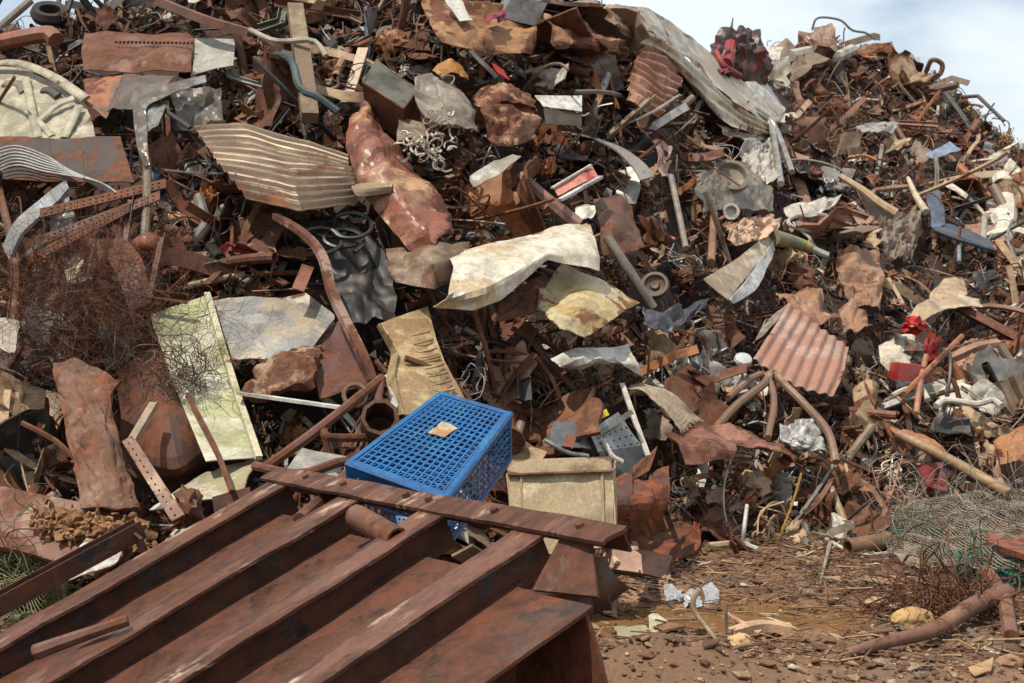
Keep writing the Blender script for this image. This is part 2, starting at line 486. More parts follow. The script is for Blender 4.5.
wm = bpy.data.materials.new('muddy_water'); wm.use_nodes = True; wb = wm.node_tree.nodes['Principled BSDF']
wb.inputs['Base Color'].default_value = (*lin((122, 90, 60)), 1); wb.inputs['Roughness'].default_value = .06; wb.inputs['Specular IOR Level'].default_value = .6
wv = []; wf = []
for k in range(40):
    a = 2 * math.pi * k / 40; wv.append(Vector((.93 + .8 * math.cos(a), 6.55 + .45 * math.sin(a), -.032)))
wf.append(tuple(range(40)))
w = link('puddle', wv, wf, wm, smooth=False); w['kind'] = 'structure'

NU, NT = 128, 44
v = []; f = []; us = [-380 + 1860 * i / NU for i in range(NU + 1)]
def mound_dig(p): return .16 * (1 + noise.noise(p * 1.6)) + .14 * (1 - abs(2 * noise.noise(p * 3.7)))
for u in us:
    br, sr = base_row(u), sky_row(u); last = None
    for t in range(NT + 1):
        row = br + 14 + (sr - br - 14) * t / NT
        d = D(u, row); p = P(u, row, d)
        p = P(u, row, d + (mound_dig(p) * min(1, t / 5)))
        v.append(p)
    dt = D(u, sr); top = P(u, sr, dt)
    for k, (dd, fz) in enumerate(((.9, 1.0), (2.2, .93), (4.5, .7), (7.5, .3), (9.5, -.05))):
        s = (top.y + dd) / top.y
        v.append(Vector((top.x * s, top.y + dd, top.z * fz + .12 * noise.noise(Vector((u * .02, k, 0))))))
m_ = NT + 6
for i in range(NU):
    for j in range(m_ - 1): f.append((i * m_ + j, (i + 1) * m_ + j, (i + 1) * m_ + j + 1, i * m_ + j + 1))
core = M((52, 36, 28), .5, (36, 27, 23), .9, 0., 2.5, (74, 42, 30), .8)  # dark brown, deepened so crevice shade is built into the colour
hm = link('scrap_mound', v, f, core, origin=(0, 0, 0)); tag(hm, 'packed rusty debris forming the body of the scrap heap', 'scrap heap', kind='stuff')

# ------------------------------------------------------------------ the rusty steel frame in the foreground
A0 = P(283, 480, 6.0); A1 = P(612, 541, 4.34)
LA = (A1 - A0).length; a_ = (A1 - A0).normalized()
b_ = Vector((-.729, -.575, -.37)); b_ = (b_ - a_ * b_.dot(a_)).normalized()
n_ = a_.cross(b_); n_ = n_ if n_.z > 0 else -n_
def FR(s, t, h): return A0 + a_ * s + b_ * t + n_ * h
fr = T('girder_platform', 'large rusty steel frame of parallel girders tilted in the foreground', 'steel frame', FR(1, .9, -.3), 'the rusty girder frame')
def plate(c00, c01, c11, c10, mat, thick=.012, nr=4, nc=24, wob=.004, name='plate', parent=fr, tear=0., label=None):
    sv = SEED[0] + 1
    vf = make_sheet([[c00, c01], [c10, c11]], nr=nr, nc=nc, crumple=wob, cs=3., thick=thick, tear=tear)
    mark(*vf); o = link(name, *vf, mat, parent); tag(o, label, None); return o
LB = 1.95
for k, s in enumerate((.1, .68, 1.25, 1.81)):
    w_ = .15
    for (x0, h0, x1, h1) in ((s - w_, 0, s, 0),):
        vf = make_sheet([[FR(x0, .0, h0), FR(x0, LB, h0)], [FR(x1, .0, h1), FR(x1, LB, h1)]], nr=6, nc=70, crumple=.0042, cs=5, thick=.013, tear=.012)
        mark(*vf); rib = link('girder', *vf, worn_lit, fr)
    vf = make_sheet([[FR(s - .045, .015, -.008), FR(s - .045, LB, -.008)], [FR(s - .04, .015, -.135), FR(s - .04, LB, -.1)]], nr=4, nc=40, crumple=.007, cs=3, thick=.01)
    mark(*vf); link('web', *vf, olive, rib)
    nxt = (.68, 1.25, 1.81, 2.16)[k]
    plate(FR(s - .05, .1 + .03 * k, -.105), FR(s - .05, LB, -.105), FR(nxt - .02 if k < 3 else 2.14, LB, -.105), FR(nxt - .02 if k < 3 else 2.17, .1 + .03 * k, -.105), steel, .012, 6, 30, .008, 'floor_plate', tear=.012 if k == 3 else 0.)
# top rail: flat bar with a turned-down lip
vf = make_sheet([[FR(-.13, -.06, .014), FR(LA + .03, -.06, .014)], [FR(-.13, .05, .016), FR(LA + .03, .05, .016)]], nr=4, nc=60, crumple=.006, cs=4, thick=.014, tear=.012)
mark(*vf); rail = link('top_rail', *vf, worn_lit, fr)
vf = make_sheet([[FR(-.1, -.055, .006), FR(LA, -.055, .006)], [FR(-.1, -.058, -.09), FR(LA, -.058, -.07)]], nr=3, nc=40, crumple=.004, thick=.01)
link('rail_lip', *vf, steel, fr)
# right end plate and the dark side plate under the last floor plate
EZ = Vector((0, 0, -1))
plate(FR(1.88, .03, -.01), FR(2.0, .0, -.01), FR(2.16, .16, -.1), FR(1.9, .2, -.1), steel, .014, 8, 8, .008, 'end_plate')
plate(FR(1.84, .2, -.12), FR(1.84, LB, -.12), FR(1.82, LB, -.12) + EZ * .5, FR(1.8, .2, -.12) + EZ * .64, steel, .014, 8, 30, .012, 'side_plate')
plate(FR(1.78, .23, -.115), FR(2.16, .215, -.115), FR(2.37, .13, -.13) + EZ * .66, FR(1.78, .2, -.12) + EZ * .66, steel, .014, 10, 14, .01, 'end_plate', tear=.012)
for s_ in (.2, .5, .95, 1.1, 1.5, 1.95):
    Obj('bolt', None, None, lathe([(.001, .014), (.014, .014), (.017, .0), (.017, -.006)], FR(s_, -.01, .024), n_, 6), steel, rail)
# channel running behind the first girder
vf = tube([FR(-.2, .58, .02), FR(-.24, 1.95, .02)], .075, sec=sec_channel(1.1, 1.0, .12), frame_up=n_)
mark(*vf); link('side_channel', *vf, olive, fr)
for t in (.62, 1.3): plate(FR(-.2, t, .07), FR(-.09, t + .01, .05), FR(-.09, t + .01, -.06), FR(-.2, t, -.06), steel, .012, 3, 4, .003, 'gusset')
Bar('steel_tube', 'short bent rusty tube lying across a girder of the rusty frame', 'tube', [FR(.42, 1.3, .035), FR(.5, 1.2, .04), FR(.6, 1.08, .045), FR(.63, 1.02, .04)], .026, RUSTY((112, 74, 58)), short=None, hollow=True, taper=(1.1, .7))
Bar('rusty_pipe', 'stubby rusty pipe poking through the frame below the blue crate', 'pipe', [P(356, 516, 5.25), P(398, 540, 4.95)], .045, RUSTY((128, 80, 58)), hollow=True, n=12, seg=6)
Bar('rusty_rod', 'thin rusty bar propped in the gap under the top rail left of the blue crate', 'rod', [P(300, 520, 5.5), P(338, 486, 5.9), P(352, 470, 6.1)], .03, RUSTY((110, 70, 50)))
Obj('crumpled_bracket', 'knobbly rusty bracket jammed behind the first girder of the rusty frame', 'bracket', lump(P(189, 505, 6.15), (.07, .06, .09), 3, .5, 2.1, 3), RUSTY((120, 74, 56)))
S('folded_plate', 'small folded olive plate behind the top left end of the rusty frame', 'plate', [[(212, 497, .5), (250, 487, .5)], [(216, 520, .5), (252, 505, .5)]], olive, crumple=.01)

# ------------------------------------------------------------------ blue crate
def quadpt(q, u, w): return (q[0].lerp(q[1], u)).lerp(q[3].lerp(q[2], u), w)
def lattice(q, n1, n2, bw, th, frame=.05, style='diag', cut=None):
    mb = MB(); nrm = (q[1] - q[0]).cross(q[3] - q[0]).normalized()
    def bar(u0, w0, u1, w1, wd, hh=1., lift=0.):
        A, Bp = quadpt(q, u0, w0), quadpt(q, u1, w1); m = 5
        pts = [A.lerp(Bp, i / m) + nrm * lift for i in range(m + 1)]
        mb.add(*tube(pts, 1, sec=sec_rect(wd, th * hh), frame_up=nrm))
    asp = (q[1] - q[0]).length / (q[3] - q[0]).length
    for i in range(1, n1): bar(i / n1, 0, i / n1, 1, bw, .8)
    for j in range(1, n2): bar(0, j / n2, 1, j / n2, bw, .94)
    if style == 'diag':
        k = n1 * .5
        for i in range(-n2, n1):
            u0, w0, u1, w1 = i / n1, 0., (i + n2) / n1, 1.
            if u0 < 0: w0 = -i / n2; u0 = 0.
            if u1 > 1: w1 = (n1 - i) / n2; u1 = 1.
            if w1 - w0 > .02: bar(u0, w0, u1, w1, bw * .7, .7)
    e = frame
    bar(0, e * .5, 1, e * .5, e * (q[3] - q[0]).length, 1.3); bar(0, 1 - e * .5, 1, 1 - e * .5, e * (q[3] - q[0]).length, 1.3)
    ee = e / asp
    bar(ee * .5, 0, ee * .5, 1, ee * (q[1] - q[0]).length, 1.26); bar(1 - ee * .5, 0, 1 - ee * .5, 1, ee * (q[1] - q[0]).length, 1.26)
    return mb.v, mb.f
cl, ct, cr, cb = P(346, 464, 5.75), P(441, 393, 6.2), P(511, 414, 6.05), P(446, 500, 5.45)
dn = -((cr - ct).cross(cl - ct)).normalized(); dn = dn if dn.z < 0 else -dn
dn = dn * .15 + Vector((.0, .02, -.08))
blue = M((8, 94, 156), .0, (40, 112, 158), .4, 0., 7., (60, 50, 45), .2, .2, None, .45)
crate = T('milk_crate', 'blue plastic lattice crate lying tilted behind the rusty girder frame', 'crate', (cl + cr) / 2 + dn, 'the blue crate')
qb = [cl, ct, cr, cb]
def CP_(nm, vf, mat=blue, parent=crate): mark(*vf); return link(nm, *vf, mat, parent)
bpan = CP_('base_panel', lattice(qb, 20, 15, .0095, .016, .045))
lo = [p + dn for p in qb]
CP_('side_panel', lattice([cb, cr, lo[2], lo[3]], 11, 7, .0075, .006, .1))
CP_('side_panel', lattice([cl, cb, lo[3], lo[0]], 14, 6, .012, .008, .14, 'grid'))
CP_('side_panel', lattice([ct, cl, lo[0], lo[1]], 12, 6, .012, .008, .14, 'grid'))
CP_('side_panel', lattice([cr, ct, lo[1], lo[2]], 10, 6, .012, .008, .14, 'grid'))
for a, b in ((0, 3), (3, 2)):
    CP_('rim', tube([qb[a].lerp(qb[b], i / 6) for i in range(7)], .011, 6))
st = [quadpt(qb, u, w) - dn.normalized() * .013 for (u, w) in ((.52, .36), (.69, .38), (.67, .60), (.53, .56))]
vf = make_sheet([[st[0], st[1]], [st[3], st[2]]], nr=6, nc=8, crumple=.004, cs=14, tear=.07, thick=.002); CP_('paper_label', vf, M((216, 202, 166), 0., (160, 122, 84), .9, bump=.1), bpan)
S('blue_shard', 'blue plastic lattice scrap under the rusty top rail', 'crate piece', [[P(396, 516, 5.6), P(424, 520, 5.55)], [P(400, 533, 5.55), P(420, 536, 5.5)]], blue, nr=8, nc=12, holes=(2, 2), thick=.01)
S('blue_chip', 'small blue plastic chip below the rail right of the pipe stub', 'plastic chip', [[P(438, 528, 5.2), P(452, 524, 5.2)], [P(440, 540, 5.2), P(450, 540, 5.2)]], blue, nr=4, nc=4, tear=.1)
# cream bin behind the rail
cm = M((202, 186, 152), .18, (170, 148, 114), .6, 0., 5, (120, 84, 58), .3, .5, None, .8)
bn = T('metal_bin', 'cream metal bin with a folded rim standing right of the blue crate', 'bin', P(560, 540, 6.5), 'the cream bin')
f00, f01, f11, f10 = P(508, 474, 6.62), P(612, 470, 6.68), P(614, 545, 6.48), P(512, 560, 6.42)
bk = Vector((.05, .45, -.02))
vf = make_sheet([[f00, f01], [f10, f11]], nr=10, nc=14, crumple=.016, cs=4, thick=.008); mark(*vf); link('front_panel', *vf, cm, bn)
for a, b, nm in ((f00, f10, 'side_panel'), (f01, f11, 'side_panel')):
    vf = make_sheet([[a, a + bk], [b, b + bk]], nr=6, nc=6, crumple=.008, thick=.008); link(nm, *vf, cm, bn)
up = (f00 - f10).normalized() * .07; fw = Vector((0, -.02, 0))
vf = make_sheet([[f00 + up + fw, f01 + up + fw], [f00 + fw * 1.2, f01 + fw * 1.2]], nr=4, nc=14, crumple=.004, thick=.01); mark(*vf); rm_ = link('rim', *vf, cm, bn)
for x_ in (.12, .9): Obj('seam', None, None, tube([f00.lerp(f01, x_) + fw * .6, f10.lerp(f11, x_) + fw * .6], .007, 5), cm, bn)
Obj('rim_bead', None, None, tube([f00 + fw * 1.4, f01 + fw * 1.4], .008), M((130, 90, 60), .5), rm_)
Obj('rusty_block', 'dark rusty crushed block wedged under the cream bin', 'crushed block', lump(P(556, 588, 6.75), (.3, .2, .22), 3, .3, 1.9, 91), RUSTY((92, 58, 42)))
Bar('support_iron', 'dark angle iron lying under the cream bin behind the rail', 'angle iron', [P(470, 575, 6.6), P(545, 592, 6.45), P(596, 582, 6.6)], .05, RUSTY((84, 54, 40)), sec=sec_angle())
# silver chassis
ch = T('appliance_chassis', 'silver perforated appliance chassis sitting on the cream bin', 'chassis', (592, 455, .3), 'the silver chassis')
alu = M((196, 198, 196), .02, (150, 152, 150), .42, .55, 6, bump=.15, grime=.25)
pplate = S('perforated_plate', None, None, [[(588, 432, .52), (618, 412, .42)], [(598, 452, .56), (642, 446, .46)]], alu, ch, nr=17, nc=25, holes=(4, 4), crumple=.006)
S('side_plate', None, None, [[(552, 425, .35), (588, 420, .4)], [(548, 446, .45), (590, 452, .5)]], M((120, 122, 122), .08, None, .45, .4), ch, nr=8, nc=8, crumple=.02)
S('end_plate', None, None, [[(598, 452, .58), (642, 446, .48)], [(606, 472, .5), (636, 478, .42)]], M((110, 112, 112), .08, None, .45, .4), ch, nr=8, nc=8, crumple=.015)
Bar('edge_bar', None, None, [(544, 440, .5), (566, 452, .52), (588, 456, .55)], .012, alu, ch)
Bar('edge_bar', None, None, [(603, 440, .56), (612, 456, .56), (622, 462, .56)], .016, M(WHT, .0), ch)
S('yellow_sticker', None, None, [[(598, 413, .55), (606, 409, .55)], [(601, 419, .55), (609, 415, .55)]], M((232, 210, 30), 0., None, .6, bump=.05, grime=.05), pplate, nr=2, nc=2, thick=.004)
S('wood_chip', 'small orange wood chip on the silver chassis', 'chip', [[(566, 432, .6), (578, 436, .6)], [(562, 446, .62), (572, 450, .62)]], M((150, 92, 60), .2), tear=.15)
# cream bent vent panel
vp = M((196, 172, 128), .08, (150, 120, 84), .6, 0., 6, (120, 84, 58), .3, .4, None, .45)
pn = T('louvred_sheet', 'bent cream metal panel with louvre slits standing behind the blue crate', 'panel', (425, 405, .3), 'the cream louvred panel')
vpan = S('panel', None, None, [[(378, 324, .45), (428, 306, .35)], [(398, 352, .38), (436, 340, .3)], [(394, 376, .5), (448, 368, .42)], [(404, 416, .5), (466, 402, .45)]], vp, pn, nr=20, nc=16, crumple=.008, cs=6)
S('folded_edge', None, None, [[(377, 326, .36), (381, 323, .48)], [(392, 354, .34), (398, 351, .45)], [(386, 380, .44), (394, 376, .54)], [(396, 416, .44), (404, 414, .54)]], M((176, 150, 108), .2), pn, nr=16, nc=4)
for k in range(9):
    y = 334 + k * 8.2; x = 410 + k * 3.6
    Bar('louvre', None, None, [(x, y + 2, .49 if k > 3 else .42), (x + 9, y, .50 if k > 3 else .43), (x + 19, y - 3, .46 if k > 3 else .40)], .010, vp, vpan, n=5, seg=6, taper=(.4, 1))
# ------------------------------------------------------------------ big sheets of the middle and left
zinc = M((146, 126, 102), .42, (112, 92, 74), .45, .35, 3.2, (124, 82, 54), .25, .5, None, .4)
S('corrugated_sheet', 'large grey corrugated roofing sheet sagging below the upright beige post', 'roofing sheet', [[(191, 124, .35), (244, 122, .45), (352, 158, .45)], [(218, 164, .6), (276, 166, .55), (356, 184, .6)], [(248, 200, .6), (300, 213, .62), (358, 204, .55)]], zinc, hard=True, short='the grey corrugated sheet', nr=96, nc=26, corr=(11, .013, 'v'), tear=.035, crumple=.02, cs=1.5)
redp = M((148, 88, 66), .38, (190, 148, 114), .42, 0., 2.6, (108, 56, 40), .3, .26, None, .4)
S('crumpled_sheet', 'tall crumpled red-brown painted sheet left of the white bent cover', 'metal sheet', [[(352, 112, .35), (364, 98, .3), (378, 108, .2)], [(346, 150, .45), (376, 150, .6), (402, 158, .3)], [(362, 196, .5), (396, 190, .68), (430, 190, .4)], [(392, 232, .55), (424, 226, .7), (456, 208, .45)], [(418, 262, .5), (440, 250, .6), (454, 238, .45)]], redp, short='the tall red-brown sheet', nr=60, nc=44, crumple=.06, cs=4.2, tear=.06)
S('sheet_offcut', 'tan curled offcut across the top of the red-brown crumpled sheet', 'metal sheet', [[(350, 183, .6), (392, 179, .62)], [(352, 190, .72), (394, 186, .72)], [(356, 198, .66), (392, 194, .62)]], M((186, 166, 124), .12, (140, 120, 90)), nr=8, nc=14, crumple=.012, tear=.06)
S('bent_hood', 'brown folded metal cover under the lower end of the red-brown sheet', 'metal cover', [[(384, 246, .35), (440, 244, .55), (472, 240, .5)], [(386, 268, .5), (432, 262, .75), (468, 256, .6)], [(396, 284, .5), (434, 290, .62), (464, 276, .5)]], M((150, 128, 100), .35, (104, 80, 60), .5), short='the brown folded cover', nr=18, nc=26, crumple=.03, cs=4, tear=.04)
whm = M((226, 216, 196), .2, (190, 166, 130), .42, 0., 4.4, (128, 88, 54), .2, .3, None, .5)
S('white_cover', 'large white enamel cover bent over a yellow rusted panel', 'appliance cover', [[(446, 250, .5), (484, 243, .62), (520, 236, .7), (552, 228, .75), (588, 221, .7)], [(452, 268, .75), (492, 264, .85), (530, 250, .95), (562, 240, .95), (594, 240, .9)], [(446, 296, .72), (476, 296, .85), (510, 276, .98), (548, 254, 1.0), (597, 256, .92)], [(432, 304, .5), (470, 312, .7), (494, 302, .8), (546, 260, .95), (600, 272, .9)]], whm, short='the white bent cover', nr=26, nc=40, crumple=.03, cs=2.6, tear=.02)
S('yellow_square_sheet', 'dirty yellow rusted square panel jutting out under the white cover', 'metal panel', [[(560, 262, .5), (600, 280, .7), (640, 304, .75)], [(538, 286, .6), (576, 306, .85), (612, 322, .85)], [(536, 310, .6), (560, 328, .85), (584, 338, .85)]], M((182, 150, 84), .42, (196, 180, 140), .5, 0., 4, (128, 84, 52), .25, .4), short='the yellow rusted panel', nr=18, nc=22, crumple=.02, cs=3, tear=.03)
S('rusted_flap', 'orange rusted flap hanging in the shade left of the yellow panel', 'metal sheet', [[(500, 300, .4), (548, 272, .55)], [(496, 318, .5), (540, 312, .6)]], M((150, 92, 42), .55), nr=12, nc=14, crumple=.03)
Bar('grey_pipe', 'straight grey pipe leaning down to the right of the white cover', 'pipe', [(607, 237, .55), (630, 272, .55), (653, 308, .5)], .032, M((132, 122, 110), .2), n=12, hollow=True, short='the leaning grey pipe', mask=True)
S('car_part', 'white crumpled car body piece right of the blue crate top edge', 'car part', [[(548, 360, .5), (590, 348, .6), (628, 345, .6)], [(556, 366, .62), (600, 358, .7), (640, 366, .66)], [(576, 368, .5), (618, 364, .62), (644, 378, .62)]], M((218, 214, 206), .12, (190, 174, 150), c2amt=.2), short='the white crumpled car piece', nr=16, nc=22, crumple=.03, tear=.06)
mossy = M((208, 204, 180), .08, (170, 170, 124), .55, 0., 3.6, (110, 80, 50), .25, .36, (.6, .6, 2.0), .4)
gp = T('mossy_board', 'pale panel stained with green moss leaning left of the grey-blue sheet', 'panel', (215, 480, .3), 'the mossy green panel')
S('board', None, None, [[(150, 315, .35), (207, 295, .3)], [(176, 390, .4), (232, 378, .35)], [(206, 462, .45), (258, 456, .4)]], mossy, gp, nr=20, nc=12, crumple=.012, cs=3)
Bar('edge_trim', None, None, [(207, 294, .34), (232, 378, .4), (259, 458, .44)], .016, M((150, 146, 92), .3, (200, 190, 160)), gp, sec=sec_rect(2, 1.6), seg=10)
S('white_sheet', 'dirty white sheet lying below the foot of the mossy green panel', 'metal sheet', [[(206, 470, .3), (260, 452, .35)], [(150, 512, .42), (240, 490, .5)]], M((212, 204, 184), .12, (160, 150, 120)), nr=10, nc=14, crumple=.025)
S('grey_sheet', 'flat grey-blue weathered sheet wedged between mossy panel and dark plate', 'metal sheet', [[(208, 302, .2), (250, 296, .25), (308, 291, .3)], [(222, 330, .28), (268, 328, .32), (338, 316, .35)], [(232, 362, .3), (276, 362, .35), (312, 350, .35)]], M((142, 140, 136), .16, (170, 154, 130), .5, .2, 3.2, c2amt=.3), short='the grey-blue sheet', nr=16, nc=22, crumple=.02, cs=3, tear=.03)
S('rusted_slab', 'flaking layered rusty slab below the grey-blue sheet', 'slab', [[(262, 358, .35), (322, 342, .35)], [(240, 402, .45), (316, 388, .45)]], M((126, 92, 70), .5, (160, 130, 104), .9, 0., 7, bump=.9), nr=24, nc=24, crumple=.05, cs=7, tear=.05, thick=.05)
S('dark_red_plate', 'dark red-brown flat plate beside the curved reddish pole', 'plate', [[(308, 340, .3), (346, 314, .3)], [(318, 400, .36), (380, 384, .34)]], M((104, 52, 40), .45, (84, 44, 36)), nr=12, nc=12, crumple=.02, tear=.03)
Bar('white_strip', 'straight white painted metal strip above the rusty pipe frame', 'strip', [(238, 393, .5), (345, 408, .55)], .03, M((226, 222, 210), .06), sec=sec_rect(1.4, .5), short='the straight white strip', mask=True)
pf = T('bent_tubing', 'rusty bent tubular frame standing left of the blue crate', 'pipe frame', (320, 470, .5), 'the rusty tubular frame')
pr = RUSTY((112, 66, 50))
Bar('tube', None, None, [(262, 470, .6), (320, 428, .72), (382, 378, .6)], .024, pr, pf, seg=8)
Bar('tube', None, None, [(382, 378, .6), (378, 400, .6), (383, 432, .62)], .022, pr, pf, seg=6)
Bar('tube', None, None, [(322, 426, .7), (326, 436, .72), (340, 438, .7), (384, 437, .65)], .02, pr, pf, seg=16)
Bar('tube', None, None, [(255, 466, .55), (300, 474, .75), (340, 462, .72), (352, 466, .7), (392, 490, .75)], .022, pr, pf, seg=20)
for k in range(6): Bar('wire', None, None, [(368 + k * 2.3, 405 + k * 1.5, .6), (342 + k * 6, 447, .6)], .006, M((140, 108, 80), .4), pf, n=4)
S('grey_plate', 'small flat grey plate under the rusty tubular frame', 'plate', [[(302, 448, .4), (346, 457, .42)], [(284, 472, .5), (336, 484, .52)]], M((168, 164, 156), .06), nr=6, nc=6, crumple=.006)
Obj('ring', 'round tan ring on the right end of the white strip', 'ring', lathe([(.05, 0), (.062, .01), (.062, .035), (.048, .035), (.04, .02), (.04, 0), (.05, 0)], Q((354, 396, .62)), (.3, -1, .35)), M((150, 112, 84), .4))
S('white_bracket', 'narrow white strip bent at a kink left of the louvred panel', 'bracket', [[(384, 376, .4), (389, 374, .42)], [(392, 396, .5), (400, 396, .5)], [(384, 420, .5), (393, 424, .5)]], M((204, 202, 198), .04), nr=14, nc=4, hard=True)
S('drum_end', 'big rounded dark rusty tank end left of the mossy green panel', 'tank', [[(118, 372, .1), (150, 350, .2), (186, 352, .12)], [(120, 420, .15), (160, 410, .5), (206, 410, .25)], [(130, 462, .15), (172, 466, .45), (213, 452, .25)], [(146, 486, .0), (176, 482, .15), (206, 466, .1)]], M((98, 60, 44), .55, (74, 46, 36), .75), short='the dark rounded tank end', nr=20, nc=20, crumple=.012)
S('rust_column', 'heavily corroded upright sheet curled over at its top', 'metal sheet', [[(51, 364, .4), (78, 360, .5), (100, 370, .5), (120, 376, .75)], [(54, 380, .5), (80, 378, .6), (100, 380, .62), (112, 392, .62)], [(64, 420, .52), (86, 420, .62), (104, 418, .6), (112, 420, .5)], [(74, 458, .54), (94, 460, .62), (112, 458, .6), (122, 460, .5)], [(80, 510, .6), (106, 512, .68), (126, 512, .66), (142, 512, .56)]], M((150, 118, 98), .4, (116, 78, 58), .8, 0., 4.5, (128, 72, 44), .8, .45), short='the corroded upright sheet', nr=46, nc=30, crumple=.016, cs=8, tear=.03, thick=.012)
ps = T('slotted_strut', 'tan slotted strut leaning on the corroded upright sheet', 'strut', (160, 500, .8), 'the tan slotted strut')
S('slotted_plate', None, None, [[(122, 442, .86), (132, 436, .86)], [(172, 522, .86), (184, 515, .86)]], M((170, 136, 110), .3, (120, 80, 60)), ps, nr=40, nc=8, holes=(3, 4), thick=.008)
S('flange', None, None, [[(132, 436, .86), (133, 440, .76)], [(184, 515, .86), (186, 520, .76)]], M((150, 112, 90), .3), ps, nr=4, nc=3)
Bar('grey_bar', 'short grey-brown square bar behind the slotted strut', 'bar', [(154, 404, .72), (129, 446, .75)], .026, M((160, 138, 112), .15), sec=sec_rect(1.5, 1), mask=True)
Bar('dark_pole', 'thin dark rusty pole leaning across the mossy green panel', 'pole', [(188, 396, .5), (216, 450, .55), (232, 492, .6)], .015, RUSTY((96, 56, 42)), n=6)
# left bottom: slab with soil, white paper, wire grass
S('soil_slab', 'flat rusty panel at the left edge carrying a pile of orange soil', 'panel', [[(-40, 478, .4), (60, 500, .5), (150, 522, .6)], [(-40, 520, .5), (40, 545, .6), (120, 560, .7)], [(-40, 540, .55), (36, 556, .62), (96, 578, .7)]], M((150, 116, 92), .4, (116, 70, 54)), short='the soil-covered slab', nr=12, nc=30, crumple=.012, thick=.025)
soilm = M((166, 124, 84), .15, (136, 96, 64), .98, 0., 9, bump=.9, grime=.3)
mb = MB()
for k in range(520):
    t = R.random(); x = 38 + 108 * t + R.gauss(0, 5); y = 519 + 20 * t + R.gauss(0, 7)
    mb.add(*lump(Q((x, y, .6 + .08 * t + R.uniform(0, .05))), [R.uniform(.006, .026) * R.uniform(.7, 1.3) for _ in range(3)], 1, .9, 2, k, False))
o = Obj('soil_heap', 'crumbly orange soil lying on the slab at the left edge', 'soil', (mb.v, mb.f), soilm); o['kind'] = 'stuff'
S('white_paper', 'crumpled white scrap sheet under the soil slab edge', 'scrap sheet', [[(84, 534, .78), (128, 546, .8)], [(66, 580, .84), (110, 566, .86)]], M((212, 208, 200), .15, (130, 100, 80)), nr=12, nc=12, crumple=.03, cs=6, tear=.08)
Obj('wire_grass', 'matted pale green wire mesh in the lower left corner', 'wire mesh', net([[(-30, 525, .5), (40, 560, .5), (74, 580, .5)], [(-30, 590, .5), (20, 616, .5), (60, 612, .5)]], 22, 16, .0022, .08), M((134, 130, 88), .3), mask=False)
Obj('green_wire_bundle', 'tangle of fine olive wire in the lower left corner', 'wire tangle', wires((28, 580, .42), (.34, .2, .26), 150, .0022, 10, .5, 5), M((104, 100, 66), .3), mask=False)
# tumbleweed of wire
Obj('wire_tangle', 'huge bristling tangle of fine rusty wire left of the mossy panel', 'wire tangle', wires((92, 320, .45), (.56, .26, .5), 1300, .0009, 10, .55, 8), RUSTY((82, 52, 38)), short='the rusty wire tangle', mask=False)
Obj('wire_brush', 'grey brush of stiff wire ends touching the mossy panel', 'wire tangle', wires((185, 372, .5), (.2, .15, .2), 260, .0018, 8, .5, 9), M((110, 92, 78), .4), mask=False)
# ------------------------------------------------------------------ upper left
hd = T('car_hood', 'cream underside of a car bonnet with pressed ribs at the left edge', 'car bonnet', (40, 130, .3), 'the cream car bonnet')
hc = M((180, 172, 146), .24, (140, 130, 106), .5, 0., 5, (112, 76, 52), .2, .35, grime=.6)
hpan = S('panel', None, None, [[(-30, 66, .25), (20, 66, .3), (82, 98, .3)], [(-30, 105, .3), (30, 108, .35), (92, 120, .32)], [(-30, 150, .35), (40, 142, .4), (96, 140, .36)]], hc, hd, nr=12, nc=18, crumple=.015)
EL = [(1.35 * math.cos(q * math.pi / 6), .5 * math.sin(q * math.pi / 6)) for q in range(12)]
for path, r in (([(-10, 64, .4), (18, 63, .45), (52, 76, .45), (86, 99, .42)], .026), ([(26, 78, .385), (31, 106, .41), (38, 138, .42)], .022), ([(33, 126, .41), (56, 106, .42), (74, 98, .4)], .021), ([(36, 118, .41), (52, 136, .41)], .017), ([(64, 138, .42), (79, 106, .41)], .022)):
    Bar('stiffener', None, None, path, r, hc, hpan, sec=EL, frame_up=(0, -.7, .7), seg=14, taper=(.9, 1))
Obj('recess_shade', None, None, tube(catmull([Q((42, 90, .34)), Q((50, 90, .345)), Q((58, 96, .345))], 10), .022, sec=EL, frame_up=(0, -.7, .7)), M((58, 50, 42), .3), hpan)  # solid dark lozenges painting the shade of pressed recesses; no hollow is cut
Obj('recess_shade', None, None, tube(catmull([Q((4, 84, .34)), Q((18, 84, .35)), Q((24, 92, .36))], 10), .026, sec=EL, frame_up=(0, -.7, .7)), M((120, 114, 98), .3), hpan)
rp = T('riveted_sheet', 'wide rusty brown panel with a row of rivets below the skyline', 'panel', (138, 72, .3), 'the riveted brown panel')
rpan = S('panel', None, None, [[(84, 34, .28), (140, 30, .35), (196, 36, .3)], [(82, 52, .36), (140, 56, .42), (194, 54, .34)], [(82, 72, .3), (140, 74, .3), (194, 74, .28)]], M((128, 76, 50), .5, (104, 62, 46), .65, 0., 4), rp, nr=16, nc=26, crumple=.03, cs=3, tear=.02)
for k in range(20): Obj('rivet', None, None, lump(Q((116 + k * 4, 42 + .05 * k, .44)), (.012,) * 3, 1, 0), M((70, 42, 32), .4), rpan)
S('pale_plate', 'pale grey square plate right of the riveted brown panel', 'plate', [[(194, 38, .3), (236, 40, .3)], [(192, 74, .3), (234, 66, .32)]], M((164, 160, 150), .2), nr=10, nc=10, crumple=.01, tear=.03)
S('dark_steel_sheet', 'dark steel plate with a straight top edge below the cream bonnet', 'plate', [[(-30, 137, .5), (60, 138, .55), (120, 136, .5)], [(-30, 178, .45), (60, 182, .5), (134, 182, .45)]], M((74, 48, 36), .45, (52, 38, 32), .7), short='the long dark plate', nr=8, nc=26, crumple=.012)
